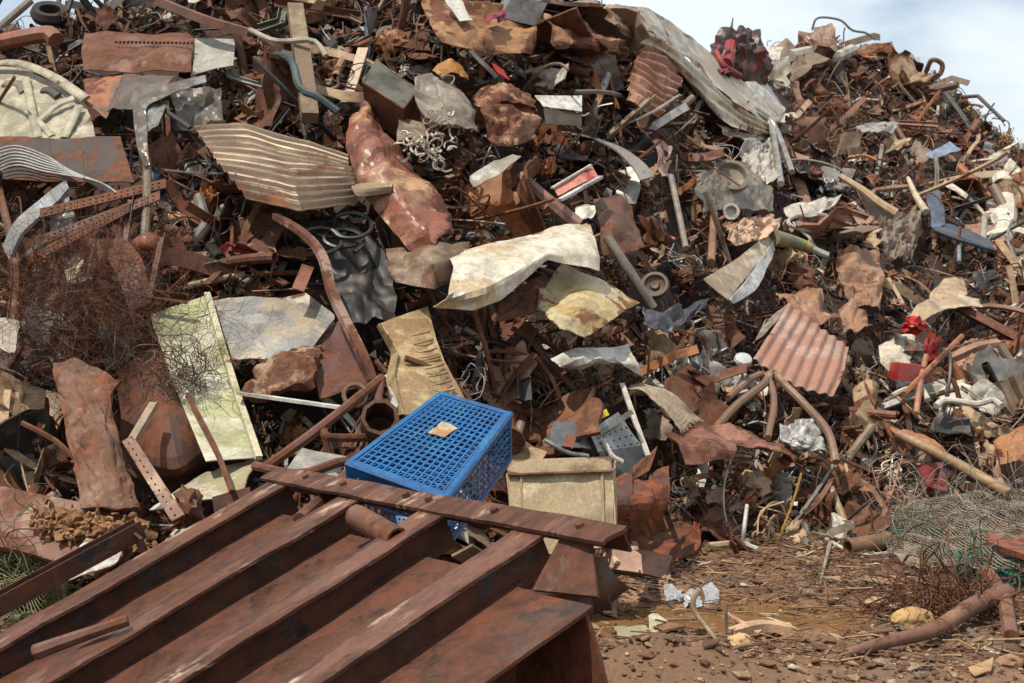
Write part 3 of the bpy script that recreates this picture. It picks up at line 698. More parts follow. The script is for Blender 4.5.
S('angled_sheet', 'brown angled sheet with a rusty stripe between bonnet and dark sheet', 'metal sheet', [[(84, 80, .2), (124, 74, .25)], [(86, 104, .3), (106, 118, .34)]], M((112, 82, 62), .4, (160, 96, 56)), nr=8, nc=8, crumple=.02)
S('dark_sheet', 'dark grey bent sheet under the riveted brown panel', 'metal sheet', [[(124, 76, .3), (180, 78, .35)], [(106, 114, .34), (150, 106, .36)]], M((84, 70, 62), .3), nr=10, nc=12, crumple=.03, tear=.04)
cbm = T('chrome_bumper', 'crumpled silver bumper bent round a corner beside the corrugated sheet', 'bumper', (150, 150, .4), 'the crumpled silver bumper')
chm = M((176, 174, 170), .16, (110, 100, 90), .32, .6, 6)
S('bumper_face', None, None, [[(206, 76, .5), (206, 84, .5)], [(168, 84, .6), (172, 94, .6)], [(136, 98, .6), (148, 104, .6)], [(133, 118, .6), (146, 118, .6)], [(138, 150, .6), (148, 146, .6)], [(144, 168, .5), (150, 166, .5)]], chm, cbm, nr=40, nc=8, crumple=.02, cs=6)
S('bracket', None, None, [[(146, 102, .55), (168, 98, .55)], [(142, 134, .55), (158, 126, .5)]], chm, cbm, nr=10, nc=10, crumple=.03)
Bar('mount', None, None, [(150, 100, .5), (190, 128, .4)], .016, M((60, 54, 50), .3), cbm)
S('black_sheet', 'black crumpled sheet inside the curve of the silver bumper', 'metal sheet', [[(170, 92, .3), (222, 88, .35)], [(176, 126, .3), (226, 122, .35)]], M((66, 60, 56), .2, (104, 96, 88), .45), nr=16, nc=16, crumple=.08, cs=5, tear=.06)
sb = T('silver_bracket', 'pale blue-silver car bracket at the left edge above the wire tangle', 'bracket', (35, 240, .5), 'the pale silver bracket')
slv = M((176, 182, 190), .06, (130, 128, 126), .4, .3, 6)
S('arm', None, None, [[(66, 182, .5), (70, 190, .55)], [(44, 196, .6), (52, 206, .6)], [(16, 220, .6), (24, 232, .62)], [(2, 246, .5), (10, 260, .5)]], slv, sb, nr=24, nc=8, crumple=.012, thick=.02)
S('web', None, None, [[(46, 200, .55), (68, 188, .5)], [(50, 222, .5), (76, 214, .48)], [(42, 246, .5), (64, 238, .5)]], slv, sb, nr=14, nc=12, crumple=.05, tear=.1)
for k, (a, b) in enumerate((((40, 214), (166, 184)), ((44, 240), (160, 196)), ((46, 252), (130, 208)))):
    S('slotted_rail', ('upper', 'middle', 'lowest')[k] + ' of three dark rusty slotted rails left of the wire mass', 'rail', [[(a[0], a[1] - 5, .62 + .06 * k), (b[0], b[1] - 5, .5 + .05 * k)], [(a[0], a[1] + 4, .62 + .06 * k), (b[0], b[1] + 4, .5 + .05 * k)]], RUSTY((92, 52, 42)), nr=7, nc=60, holes=(3, 3), thick=.008)
mb = MB()
for k in range(7):
    mb.add(*tube(catmull([Q((-10, 152 + k * 4, .55)), Q((16, 146 + k * 3.2, .62)), Q((46, 156 + k * 2.6, .62)), Q((72 + k * 4, 172 + k * 1.5, .6)), Q((104 + k * 3, 190 + k, .5))], 20), .0065, 5))
Obj('cable_bundle', 'bundle of pale grey cables arching in front of the dark plate', 'cables', (mb.v, mb.f), M((168, 166, 164), .05), short='the pale cable bundle', mask=False)
Obj('dented_can', 'coppery dented round can under the slotted rails', 'can', lump(Q((148, 246, .45)), (.085, .07, .075), 3, .3, 1.3, 4, False), M((168, 110, 84), .35, (120, 66, 46), .45, .3))
Obj('dented_bucket', 'rusty dented bucket half buried in the wire tangle', 'bucket', lump(Q((104, 262, .42)), (.12, .1, .12), 3, .35, 1.4, 7), M((136, 84, 62), .5, (104, 56, 40), .5))
S('curved_guard', 'brown curved guard standing behind the rusty wire tangle', 'guard', [[(84, 232, .4), (108, 228, .5)], [(110, 262, .55), (140, 256, .55)], [(130, 310, .5), (152, 300, .45)]], M((108, 66, 48), .55), nr=18, nc=10, crumple=.02)
S('cream_patch', 'cream enamel scrap peeking out of the rusty wire tangle', 'scrap sheet', [[(60, 256, .4), (86, 254, .42)], [(64, 284, .44), (92, 278, .44)]], M((196, 184, 150), .25), nr=8, nc=8, crumple=.03, tear=.12)
Bar('upright_tube', 'grey upright tube beside the coppery can', 'tube', [(147, 160, .4), (147, 204, .5), (144, 244, .45)], .026, M((120, 104, 88), .35))
Bar('upright_angle', 'dark upright angle iron left of the grey upright tube', 'angle iron', [(134, 200, .55), (128, 248, .5)], .034, M((92, 74, 64), .4), sec=sec_angle())
# upright post and things round it
Bar('beige_post', 'upright beige square post high in the heap', 'post', [(295, 8, .5), (304, 70, .55), (310, 118, .5)], .052, M((158, 136, 108), .14, (120, 100, 80), .8), sec=sec_rect(2, 1.6), short='the beige upright post', seg=6, mask=True)
Bar('bent_conduit', 'white-tipped bent conduit crossing the beige post', 'conduit', [(250, 30, .6), (276, 41, .66), (308, 40, .7), (318, 44, .7), (326, 56, .68)], .018, M((176, 166, 148), .1), short=None)
Bar('teal_hose', 'dull blue-green hose draped below the beige post', 'hose', [(276, 54, .5), (292, 62, .6), (300, 88, .62), (316, 96, .6), (338, 112, .5)], .026, M((62, 84, 88), .05, (44, 52, 54)))
bx = T('dark_box', 'dark green-black metal box with rusty lower edge right of the post', 'metal box', (388, 90, .3), 'the dark metal box')
bp_ = [Q((376, 60, .5)), Q((418, 88, .45)), Q((404, 108, .55)), Q((362, 82, .6))]
vf = make_sheet([[bp_[0], bp_[1]], [bp_[3], bp_[2]]], nr=8, nc=12, crumple=.01); mark(*vf); link('lid', *vf, M((66, 66, 56), .25, (96, 92, 80)), bx)
for i in range(4):
    a, b = bp_[i], bp_[(i + 1) % 4]; dnb = Vector((0, .2, -.2))
    vf = make_sheet([[a, b], [a + dnb, b + dnb]], nr=5, nc=8, crumple=.01); link('side', *vf, M((104, 66, 44), .5), bx)
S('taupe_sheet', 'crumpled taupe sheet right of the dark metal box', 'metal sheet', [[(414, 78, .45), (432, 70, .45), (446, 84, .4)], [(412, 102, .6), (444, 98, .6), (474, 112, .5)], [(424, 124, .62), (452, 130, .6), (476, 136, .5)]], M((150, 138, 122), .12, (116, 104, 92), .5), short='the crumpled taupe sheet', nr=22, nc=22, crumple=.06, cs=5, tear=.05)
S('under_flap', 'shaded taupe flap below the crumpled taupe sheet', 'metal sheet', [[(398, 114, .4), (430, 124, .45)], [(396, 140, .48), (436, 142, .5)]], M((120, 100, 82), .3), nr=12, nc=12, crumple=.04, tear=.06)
Obj('wire_nest', 'nest of thin white wires below the taupe sheet', 'wire nest', wires((424, 148, .62), (.2, .1, .13), 26, .0062, 14, .55, 21, 4), M((206, 196, 178), .05), mask=False)
Obj('wire_snarl', 'loose white wire loops right of the taupe sheet', 'wire loops', wires((446, 124, .66), (.14, .08, .16), 11, .006, 14, .6, 22, 4), M((206, 196, 178), .05), mask=False)
S('torn_plastic', 'bright yellow torn plastic piece near the top of the heap', 'plastic piece', [[(431, 70, .5), (450, 60, .56), (462, 66, .5)], [(438, 76, .54), (452, 74, .66), (470, 82, .52)]], M((206, 142, 30), .1, (150, 96, 30)), short='the yellow torn piece', nr=20, nc=26, crumple=.018, cs=9, tear=.12)
Bar('metal_channel', 'short silver channel leaning over the yellow torn piece', 'channel', [(470, 52, .6), (484, 66, .62), (496, 78, .6)], .024, M((150, 142, 134), .1, None, .45, .4), sec=sec_channel(1.4, .8, .15))
S('red_scrap', 'bright red plastic scrap beside the silver channel', 'plastic scrap', [[(492, 62, .55), (504, 68, .55)], [(496, 76, .6), (510, 82, .58)]], M((190, 24, 22), .0), nr=6, nc=6, crumple=.02, tear=.1)
S('arched_sheet', 'long brown arched sheet curling along the top edge of the heap', 'metal sheet', [[(418, -10, .4), (450, 0, .5), (500, 6, .5), (540, 14, .45)], [(426, 20, .6), (460, 24, .72), (502, 30, .72), (540, 28, .6)], [(440, 44, .5), (470, 52, .6), (508, 56, .6), (536, 54, .5)]], M((134, 88, 56), .42, (160, 116, 76), .7, 0., 4, (112, 60, 36)), short='the brown arched sheet', nr=22, nc=36, crumple=.05, cs=4, tear=.05)
S('draped_sheet', 'second brown rusty sheet draped right of the grey box', 'metal sheet', [[(540, 14, .4), (580, 22, .5), (614, 34, .5)], [(544, 34, .6), (580, 40, .62), (628, 48, .55)], [(552, 50, .5), (584, 52, .5), (630, 56, .45)]], M((132, 84, 60), .5, (156, 112, 84), .7, 0., 4), nr=18, nc=28, crumple=.05, cs=5, tear=.08)
Obj('grey_box', 'light grey metal box lying on the crest of the heap', 'metal box', box(Q((520, 10, .55)), Vector((.12, .03, -.03)), Vector((-.03, .12, .02)), Vector((.04, 0, .08)), .15, 2), M((150, 148, 150), .06), short='the grey box on the crest')
S('white_batten', 'white slat standing on the brown arched sheet', 'slat', [[(442, -4, .7), (456, -6, .7)], [(460, 22, .75), (472, 22, .75)]], M((214, 210, 200), .06), nr=10, nc=4, crumple=.02)
S('pink_cloth', 'magenta-pink cloth scrap left of the grey box', 'cloth', [[(484, 14, .75), (506, 10, .75)], [(486, 24, .78), (506, 22, .78)]], M((158, 62, 80), .0, (110, 40, 56), .95), nr=10, nc=12, crumple=.05, cs=9, tear=.08)
Obj('rusty_bale', 'rounded rust-red crumpled bale below the brown arched sheet', 'crumpled bale', lump(Q((506, 114, .3)), (.22, .14, .18), 4, .3, 1.9, 12), M((138, 86, 60), .5, (160, 112, 84), .85, 0., 7, bump=.8), short='the rusty crumpled bale')
bale_m = M((146, 96, 70), .5, (168, 124, 96), .8, 0., 6, bump=.6)
for k, g_ in enumerate(([[(472, 88, .45), (500, 80, .5), (536, 92, .45)], [(474, 108, .6), (502, 104, .66), (540, 112, .56)]], [(( 474, 108, .58)), (506, 106, .66), (544, 116, .52)], None)):
    if g_ is None: continue
    if k == 1: g_ = [g_, [(486, 142, .5), (512, 146, .55), (540, 138, .46)]]
    S('torn_sheet', ('torn brown sheet wrapped over the top of the rusty crumpled bale', 'torn brown sheet hanging over the lower half of the rusty crumpled bale')[k], 'metal sheet', g_, bale_m, nr=20, nc=26, crumple=.05, cs=6, tear=.12)
S('white_trim', 'white plastic trim strip pointing right below the rusty bale', 'trim', [[(468, 176, .5), (494, 160, .55), (514, 152, .5)], [(472, 188, .55), (500, 174, .6), (522, 156, .52)]], M((206, 202, 194), .06, (150, 140, 126)), short='the white trim strip', nr=10, nc=16, crumple=.02, tear=.04)
wb_ = T('white_board', 'white speckled board on top of a dark splintered plank', 'board', (560, 112, .5), 'the white speckled board')
S('board_face', None, None, [[(534, 95, .5), (582, 96, .5)], [(544, 106, .58), (582, 112, .58)]], M((216, 212, 202), .05, (120, 110, 100), ns=10, c2amt=.2), wb_, nr=8, nc=12, crumple=.006, tear=.02)
S('board_edge', None, None, [[(544, 108, .56), (582, 113, .56)], [(546, 124, .5), (582, 126, .5)]], M((96, 84, 74), .2, None, .9), wb_, nr=8, nc=12, crumple=.012)
tl = T('tail_light', 'red and white lamp strip tilted in the middle of the heap', 'lamp strip', (576, 188, .5), 'the red and white lamp strip')
S('red_lens', None, None, [[(553, 188, .6), (592, 166, .6)], [(558, 196, .65), (598, 176, .65)]], M((176, 40, 30), .08, (206, 130, 110), .35), tl, nr=8, nc=16, crumple=.008)
Bar('white_edge', None, None, [(552, 188, .64), (591, 165, .64)], .012, M(WHT, .05), tl, sec=sec_rect(1.4, 1))
Bar('white_edge', None, None, [(560, 200, .68), (601, 177, .68)], .018, M((206, 204, 200), .05), tl, sec=sec_rect(2, 1))
Bar('curved_pole', 'long curved dark red pole running down beside the dark red plate', 'pole', [(276, 216, .5), (304, 234, .6), (322, 256, .62), (332, 292, .62), (346, 322, .6), (362, 354, .58), (372, 380, .5)], .029, M((112, 64, 52), .5, (150, 120, 104)), short='the curved reddish pole', sec=sec_rect(1.7, 1.1), seg=34, mask=True)
for k, c in enumerate(((332, 224), (344, 236), (322, 236), (352, 222))):
    Obj('rubber_hose', 'coiled black rubber hoses under the grey corrugated sheet', 'hose', tube(catmull([Q((c[0] + 20 * math.cos(a * .9 + k), c[1] + 11 * math.sin(a * .9 + k) + a, .35 + .03 * k)) for a in range(8)], 40), .013, 6), M((34, 32, 32), .0, None, .45), mask=False)['group'] = 'black rubber hoses in a coil'
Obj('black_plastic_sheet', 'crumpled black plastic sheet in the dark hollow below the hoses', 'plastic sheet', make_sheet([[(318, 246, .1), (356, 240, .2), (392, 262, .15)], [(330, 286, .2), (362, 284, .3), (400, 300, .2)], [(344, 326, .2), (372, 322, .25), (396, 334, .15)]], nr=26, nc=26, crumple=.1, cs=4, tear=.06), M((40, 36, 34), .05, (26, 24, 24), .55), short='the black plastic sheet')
S('tan_strip', 'brown box-section stub standing by the left end of the curved pole', 'stub', [[(302, 264, .5), (314, 268, .5)], [(292, 288, .55), (304, 292, .55)]], M((136, 78, 58), .4), nr=6, nc=4)
# ------------------------------------------------------------------ centre
S('ribbed_grille', 'rust-pink ribbed metal grille hanging below the long galvanised sheet', 'grille', [[(642, 46, .4), (662, 48, .5), (682, 64, .5)], [(628, 76, .5), (650, 80, .6), (678, 86, .55)], [(626, 100, .5), (644, 112, .6), (660, 118, .5)]], M((200, 158, 130), .22, (164, 108, 80), .6, 0., 5), short='the rust-pink ribbed grille', nr=60, nc=20, corr=(8, .02, 'v'), crumple=.02, cs=3, tear=.04)
lg = T('galvanised_sheet', 'long pale galvanised ridge sheet sliding down the right shoulder of the heap', 'ridge sheet', (720, 110, .5), 'the long galvanised sheet')
gm = M((206, 198, 182), .28, (166, 152, 130), .45, .2, 4, (140, 92, 62), .2, .45)
S('upper_face', None, None, [[(606, 4, .5), (650, 8, .55), (700, 44, .6), (740, 80, .6), (786, 112, .5)], [(604, 19, .62), (651, 32, .75), (691, 62, .8), (731, 101, .8), (774, 127, .65)]], gm, lg, nr=10, nc=40, crumple=.011, cs=4, tear=.02)
S('lower_face', None, None, [[(606, 20, .62), (652, 34, .75), (692, 64, .8), (732, 102, .8), (772, 126, .65)], [(664, 66, .5), (682, 76, .55), (700, 96, .6), (728, 124, .62), (766, 136, .5)]], M((162, 146, 118), .3, (190, 176, 150), .45, .2, 4), lg, nr=24, nc=40, corr=(3, .014, 'v'), crumple=.008, cs=3)
S('end_flap', None, None, [[(744, 82, .55), (766, 84, .55), (786, 108, .5)], [(752, 104, .6), (772, 116, .6), (784, 124, .5)]], M((206, 202, 194), .08, None, .4), lg, nr=10, nc=12, crumple=.03)
for k in range(2):
    Bar('silver_tube', ('silver bent tube curving down at the lower end of the galvanised sheet', 'silver tube beside the first, its foot further left')[k], 'tube', [(752 + 2 * k, 108 + 4 * k, .7), (768, 118 + 3 * k, .72), (778 - 5 * k, 134, .72), (792 - 11 * k, 172 + 12 * k, .66)], .03, M((192, 188, 180), .1, None, .35, .6), seg=16)
S('white_flap', 'crumpled bright white sheet under the silver tubes', 'metal sheet', [[(738, 142, .4), (772, 138, .45)], [(746, 162, .5), (778, 164, .55)], [(760, 182, .45), (786, 184, .48)]], M((214, 208, 200), .06, (170, 160, 148), .4), short='the crumpled white sheet', nr=18, nc=16, crumple=.05, cs=6, tear=.06)
S('dark_ledge', 'grey-brown sheet shelf under the galvanised sheet', 'metal sheet', [[(716, 122, .35), (768, 138, .4)], [(724, 134, .5), (758, 142, .5)]], M((106, 92, 76), .3), nr=8, nc=12, crumple=.02)
eg = T('engine_casting', 'grey cast machine part with a round opening right of the pole cluster', 'machine part', (732, 205, .3), 'the grey machine casting')
cst = M((160, 148, 132), .22, (120, 108, 94), .5, .2, 6)
S('housing', None, None, [[(694, 176, .3), (730, 160, .4), (774, 164, .3)], [(692, 194, .42), (734, 186, .6), (776, 188, .42)], [(700, 214, .4), (736, 210, .5), (776, 212, .4)]], cst, eg, nr=18, nc=24, crumple=.022, cs=5, tear=.06)
Obj('rim_ring', None, None, lathe([(.13, 0), (.15, .02), (.15, .07), (.12, .07), (.1, .03), (.05, .02), (0.001, .02)], Q((730, 180, .6)), (.1, -.8, .6), 28), cst, eg)
Obj('boss', None, None, lathe([(.06, 0), (.065, .06), (.045, .06), (.04, .02), (.001, .02)], Q((730, 213, .58)), (0, -1, .2), 20), M((200, 194, 184), .1), eg)
S('pink_sheet', 'soft pink bent sheet left of the grey machine casting', 'metal sheet', [[(648, 140, .4), (670, 146, .4)], [(656, 160, .46), (672, 166, .46)], [(660, 178, .4), (668, 178, .4)]], M((196, 150, 136), .2), nr=10, nc=8, crumple=.04, tear=.1)
wp = T('white_leaning_sheet', 'long white panel leaning between the casting and the red corrugated sheet', 'panel', (735, 270, .5), 'the leaning white panel')
S('panel', None, None, [[(772, 230, .45), (782, 236, .45)], [(738, 258, .55), (752, 270, .55)], [(702, 280, .6), (728, 300, .6)]], M((206, 192, 168), .12, (170, 144, 116), .5), wp, nr=20, nc=8, crumple=.012)
S('white_edge', None, None, [[(774, 240, .52), (776, 250, .4)], [(752, 272, .6), (756, 290, .5)], [(730, 300, .62), (734, 304, .5)]], M((210, 210, 208), .04), wp, nr=14, nc=5, crumple=.01)
S('tan_box_top', 'rusty tan crumpled box on the upper end of the leaning white panel', 'metal box', [[(722, 224, .5), (752, 216, .5), (780, 216, .45)], [(728, 236, .65), (756, 230, .65), (780, 230, .55)], [(732, 248, .55), (750, 244, .6), (770, 238, .5)]], M((184, 132, 104), .35, (206, 170, 140)), short='the rusty tan box', nr=14, nc=18, crumple=.05, cs=6, tear=.06)
S('blue_grey_sheet', 'dark blue-grey crumpled sheet right of the yellow rusted panel', 'metal sheet', [[(636, 314, .45), (670, 310, .55), (708, 300, .5)], [(640, 330, .55), (676, 326, .65), (706, 310, .55)]], M((84, 84, 90), .1, (60, 60, 66), .45), nr=14, nc=22, crumple=.06, cs=6, tear=.08)
redc = M((180, 148, 134), .22, (160, 116, 98), .75, 0., 2.6, (128, 72, 54), .2, .5, None, .3)
S('red_corrugated_sheet', 'faded red corrugated roofing sheet in the right half of the heap', 'roofing sheet', [[(788, 303, .55), (816, 322, .55), (849, 348, .5)], [(772, 330, .62), (808, 354, .66), (844, 372, .6)], [(752, 358, .62), (796, 384, .7), (834, 396, .6)]], redc, short='the faded red corrugated sheet', nr=20, nc=90, corr=(7, .0095, 'u'), tear=.02, crumple=.012)
S('grey_flap', 'grey sheet edge behind the top of the faded red corrugated sheet', 'metal sheet', [[(766, 318, .4), (790, 302, .42)], [(752, 346, .45), (770, 330, .5)]], M((150, 136, 120), .25), nr=8, nc=8, crumple=.02, tear=.05)
wr = T('bent_pole_pair', 'pair of tan bent poles arching below the faded red sheet', 'bent poles', (770, 420, .5), 'the tan bent poles')
tp = M((156, 128, 102), .2, (122, 92, 70))
Bar('pole', None, None, [(716, 428, .4), (738, 404, .55), (764, 384, .62), (772, 372, .6), (786, 386, .66), (806, 406, .66), (828, 432, .66), (836, 462, .55)], .026, tp, wr, seg=44)
Bar('pole', None, None, [(728, 398, .5), (752, 378, .6), (766, 376, .62), (774, 400, .6), (768, 438, .55)], .022, tp, wr, seg=30)
Obj('blue_disc', 'small round blue-white cap right of the wire mesh roll', 'cap', lathe([(.001, .03), (.035, .03), (.055, .018), (.06, 0), (.05, -.02)], Q((743, 360, .6)), (.1, -.6, .8), 20), M((112, 136, 164), .05, (190, 190, 190)))
Bar('thin_wand', 'thin stem under the small round blue cap', 'rod', [(743, 362, .6), (742, 385, .55)], .009, M((120, 110, 100), .2))
Obj('mesh_roll', 'roll of thin pale wire mesh right of the silver chassis', 'wire mesh', net([[(622, 388, .45), (640, 384, .5)], [(650, 394, .68), (668, 392, .68)], [(682, 432, .62), (704, 420, .6)]], 9, 22, .0042, .02), M((176, 156, 130), .2), short='the pale mesh roll', mask=False)
Bar('white_lath', 'narrow white lath leaning against the silver chassis', 'lath', [(622, 384, .5), (634, 418, .62), (648, 456, .62)], .022, M((196, 188, 174), .1), sec=sec_rect(1.3, .7), mask=True)
brd = M((108, 58, 46), .5, (140, 88, 72), .45, .1, 5)
S('dark_red_shelf', 'dark red bent plate ledge right of the cream bin', 'plate', [[(664, 430, .5), (700, 428, .55), (732, 436, .5)], [(676, 444, .68), (710, 450, .72), (736, 452, .65)], [(684, 466, .6), (712, 462, .68), (732, 460, .6)]], brd, short='the dark red ledge', nr=18, nc=24, crumple=.025, cs=4, tear=.04)
S('dark_red_fin', 'dark red upright fin left of the dark red ledge', 'plate', [[(632, 468, .62), (658, 446, .6)], [(628, 482, .66), (650, 470, .66)]], brd, nr=10, nc=10, crumple=.02, tear=.05)
S('long_red_beam', 'long dark red crumpled beam running right from the dark red ledge', 'beam', [[(690, 424, .45), (740, 430, .5), (796, 452, .4)], [(700, 440, .6), (750, 446, .62), (800, 462, .5)]], M((124, 74, 60), .5, (156, 106, 86), .6), nr=10, nc=24, crumple=.04, cs=5, tear=.06)
orm = M((112, 66, 42), .5, (86, 50, 34), .42, 0., 4.5, (136, 70, 36), .4)
for k, (x, y, h, w_) in enumerate(((622, 480, 62, 10), (640, 482, 56, 11), (658, 470, 66, 12))):
    S('orange_strap', ('leftmost', 'middle', 'rightmost')[k] + ' of three curled orange rusted straps right of the cream bin', 'strap', [[(x - w_ * .6, y, .62), (x + w_ * .9, y - 4, .62)], [(x - w_, y + h * .3, .74), (x + w_, y + h * .3, .76)], [(x - w_, y + h * .7, .7), (x + w_ * .6, y + h * .7, .72)], [(x - w_ * .4, y + h, .6), (x + w_, y + h, .6)]], orm, nr=20, nc=8, crumple=.03, cs=6, tear=.04)
ob = T('rusted_tray', 'orange rusted crushed tray lying on the dirt at the foot of the heap', 'tray', P(660, 560, 7.6), 'the orange rusted tray')
def GP(px, py, up=0.): q = P(px, py, gdepth(py)); return q + Vector((0, 0, up + max(-.045, ground_z(q.x, q.y))))
S('tray_floor', None, None, [[GP(636, 545, .12), GP(690, 540, .14)], [GP(640, 556, .02), GP(694, 554, .02)]], M((126, 92, 62), .45), ob, nr=10, nc=14, crumple=.02)
S('tray_rim', None, None, [[GP(618, 538, .22), GP(624, 548, .2)], [GP(634, 556, .1), GP(636, 562, .0)], [GP(664, 556, .06), GP(664, 562, .0)], [GP(694, 548, .1), GP(698, 558, .02)], [GP(690, 524, .22), GP(698, 532, .2)]], orm, ob, nr=40, nc=6, crumple=.02, cs=6, thick=.02)
Bar('white_rod_bent', 'bent white rod standing in the shade at the foot of the heap', 'rod', [(747, 505, .3), (744, 530, .3), (744, 542, .25), (758, 549, .2)], .012, M((200, 196, 188), .05), n=6)
S('white_bag', 'crumpled white plastic bag below the tan bent poles', 'plastic bag', [[(778, 426, .5), (800, 416, .58), (818, 424, .5)], [(780, 440, .6), (804, 436, .7), (824, 446, .6)], [(800, 452, .55), (814, 452, .62), (828, 460, .5)]], M((196, 194, 192), .0, (150, 146, 142), .4, grime=.2), short='the white plastic bag', nr=40, nc=40, crumple=.045, cs=13, tear=.08)
# ------------------------------------------------------------------ right half
en = T('red_engine', 'bright red broken machine with a cream cover in the right part of the heap', 'machine', (910, 360, .4), 'the bright red machine')
redm = M((196, 32, 24), .14, (140, 30, 24), .4, c2amt=.3, grime=.8)
S('cream_cover', None, None, [[(878, 346, .5), (896, 336, .6), (912, 340, .55)], [(880, 362, .6), (900, 356, .7), (914, 356, .6)], [(890, 372, .5), (904, 370, .55), (914, 368, .5)]], M((206, 194, 172), .15), en, nr=14, nc=14, crumple=.04, tear=.05)
Obj('red_tank', None, None, box(Q((910, 372, .6)), Vector((.12, .02, -.015)), Vector((-.02, .08, 0)), Vector((.01, .02, .055)), .2, 3), redm, en)
Obj('red_guard', None, None, lump(Q((932, 350, .55)), (.06, .06, .13), 3, .5, 2.4, 33), redm, en)
Obj('red_housing', None, None, lump(Q((914, 326, .5)), (.1, .09, .07), 3, .5, 2, 31), redm, en)
Obj('steel_core', None, None, lump(Q((906, 350, .58)), (.12, .09, .1), 3, .5, 2.2, 32), M((130, 120, 110), .35, None, .4, .5), en)
S('cream_fender', 'curved cream fender arching over the bright red machine', 'fender', [[(904, 322, .5), (910, 328, .6)], [(920, 304, .55), (930, 314, .66)], [(948, 296, .55), (954, 308, .65)], [(982, 298, .45), (984, 306, .55)]], M((208, 194, 168), .18, (176, 150, 120)), short='the curved cream fender', nr=26, nc=8, crumple=.02, tear=.04)
S('tan_sheet', 'tan bent sheet above the curved cream fender', 'metal sheet', [[(930, 294, .3), (944, 280, .35), (964, 280, .35)], [(928, 304, .35), (950, 298, .4), (968, 296, .4)]], M((190, 160, 126), .25), nr=10, nc=14, crumple=.02)
bb = T('blue_bench', 'blue metal bracket bent in an L near the right edge', 'bracket', (960, 235, .5), 'the blue L-shaped bracket')
blu = M((92, 112, 142), .12, (66, 74, 88), .5)
S('upright', None, None, [[(926, 192, .5), (940, 192, .5)], [(932, 228, .6), (946, 224, .6)]], blu, bb, nr=12, nc=8, crumple=.02)
ledge = S('ledge', None, None, [[(932, 226, .6), (950, 222, .5), (990, 238, .5)], [(938, 232, .75), (960, 238, .75), (994, 248, .68)]], M((70, 80, 98), .12, (52, 56, 66), .5), bb, nr=8, nc=16, crumple=.015)
Bar('ledge_rim', None, None, [(934, 230, .75), (960, 240, .78), (994, 250, .7)], .02, blu, ledge)
Bar('leg', None, None, [(959, 240, .6), (959, 262, .55)], .018, M((130, 150, 168), .1), bb)
S('blue_sheet', 'small faded blue sheet high on the right slope', 'metal sheet', [[(925, 154, .4), (950, 141, .45)], [(930, 160, .5), (962, 150, .5)]], M((132, 150, 176), .05), short='the faded blue sheet', nr=6, nc=10, crumple=.015, tear=.03)
S('grey_wide_sheet', 'pale grey sheet lying flat high on the right slope', 'metal sheet', [[(855, 126, .4), (900, 122, .45)], [(862, 134, .5), (894, 132, .5)]], M((160, 156, 150), .15), short='the pale grey sheet', nr=8, nc=12, crumple=.03, tear=.04)
fn = T('yellow_fan', 'yellow-green ribbed tube with a grey tip right of the tan box', 'tube', (795, 240, .5), 'the yellow-green tube')
Bar('tube', None, None, [(774, 238, .55), (796, 243, .6), (810, 248, .6)], .062, M((178, 156, 84), .2, (130, 130, 96), ns=8), fn, n=10, taper=(1.1, .7), seg=8)
Bar('tip', None, None, [(810, 248, .6), (828, 256, .6)], .03, M((180, 176, 168), .1), fn, hollow=True)
for k, g_ in enumerate(([[(836, 252, .3), (880, 246, .4)], [(838, 282, .4), (886, 276, .45)], [(850, 308, .4), (880, 314, .4)]], [[(776, 288, .3), (818, 280, .4)], [(782, 304, .4), (826, 300, .45)], [(806, 328, .4), (840, 318, .4)]], [[(838, 300, .3), (866, 296, .4)], [(842, 338, .4), (872, 330, .4)]])):
    S('tan_crumpled_sheet', ('tan-brown crumpled sheet right of the yellow-green tube', 'tan-brown sheet behind the top edge of the faded red corrugated sheet', 'narrow tan sheet right of the faded red corrugated sheet')[k], 'metal sheet', g_, M((178, 144, 112), .3, (150, 108, 80), ns=4), nr=16, nc=16, crumple=.07, cs=4, tear=.08)
S('white_crease', 'white creased plate left of the cream bone-shaped strut', 'plate', [[(782, 206, .4), (812, 202, .5), (842, 196, .45)], [(786, 216, .5), (816, 216, .6), (836, 204, .5)]], M((200, 190, 176), .12), short='the white creased plate', nr=12, nc=18, crumple=.03, tear=.05)
Bar('cream_strut', 'cream bone-shaped strut pointing down to the right', 'strut', [(840, 176, .5), (862, 190, .6), (880, 204, .62), (896, 214, .6)], .045, M((206, 188, 158), .2, (170, 140, 110)), short='the cream strut', taper=(.6, 1.15), seg=12, mask=True)
Bar('cream_stake', 'cream stake forked beside the tip of the cream strut', 'stake', [(908, 178, .5), (916, 196, .6), (926, 212, .6)], .028, M((206, 190, 164), .15), taper=(.7, 1.3))
Obj('light_coil', 'pale round loop left of the cream strut', 'wire loop', tube(catmull([Q((812 + 24 * math.cos(a * .8), 222 + 8 * math.sin(a * .8), .55)) for a in range(9)], 40), .017, 6), M((196, 188, 176), .1), mask=False)
S('taupe_bag', 'grey-brown crumpled bag-like sheet below the cream strut', 'metal sheet', [[(884, 218, .4), (920, 208, .45)], [(880, 240, .5), (922, 232, .55)], [(890, 258, .4), (912, 258, .45)]], M((130, 112, 96), .2), nr=16, nc=16, crumple=.08, cs=6, tear=.06)
Bar('white_tube', 'white tube bent at both ends above the diagonal tan pole', 'tube', [(936, 406, .55), (946, 400, .6), (976, 404, .62), (992, 400, .62), (1002, 406, .6)], .022, M((214, 206, 190), .08), short='the white bent tube', seg=20)
Bar('white_loop', 'pale bent tube left of the white tube', 'tube', [(892, 396, .5), (904, 390, .56), (920, 388, .58), (928, 400, .55)], .02, M((196, 190, 172), .1), seg=16)
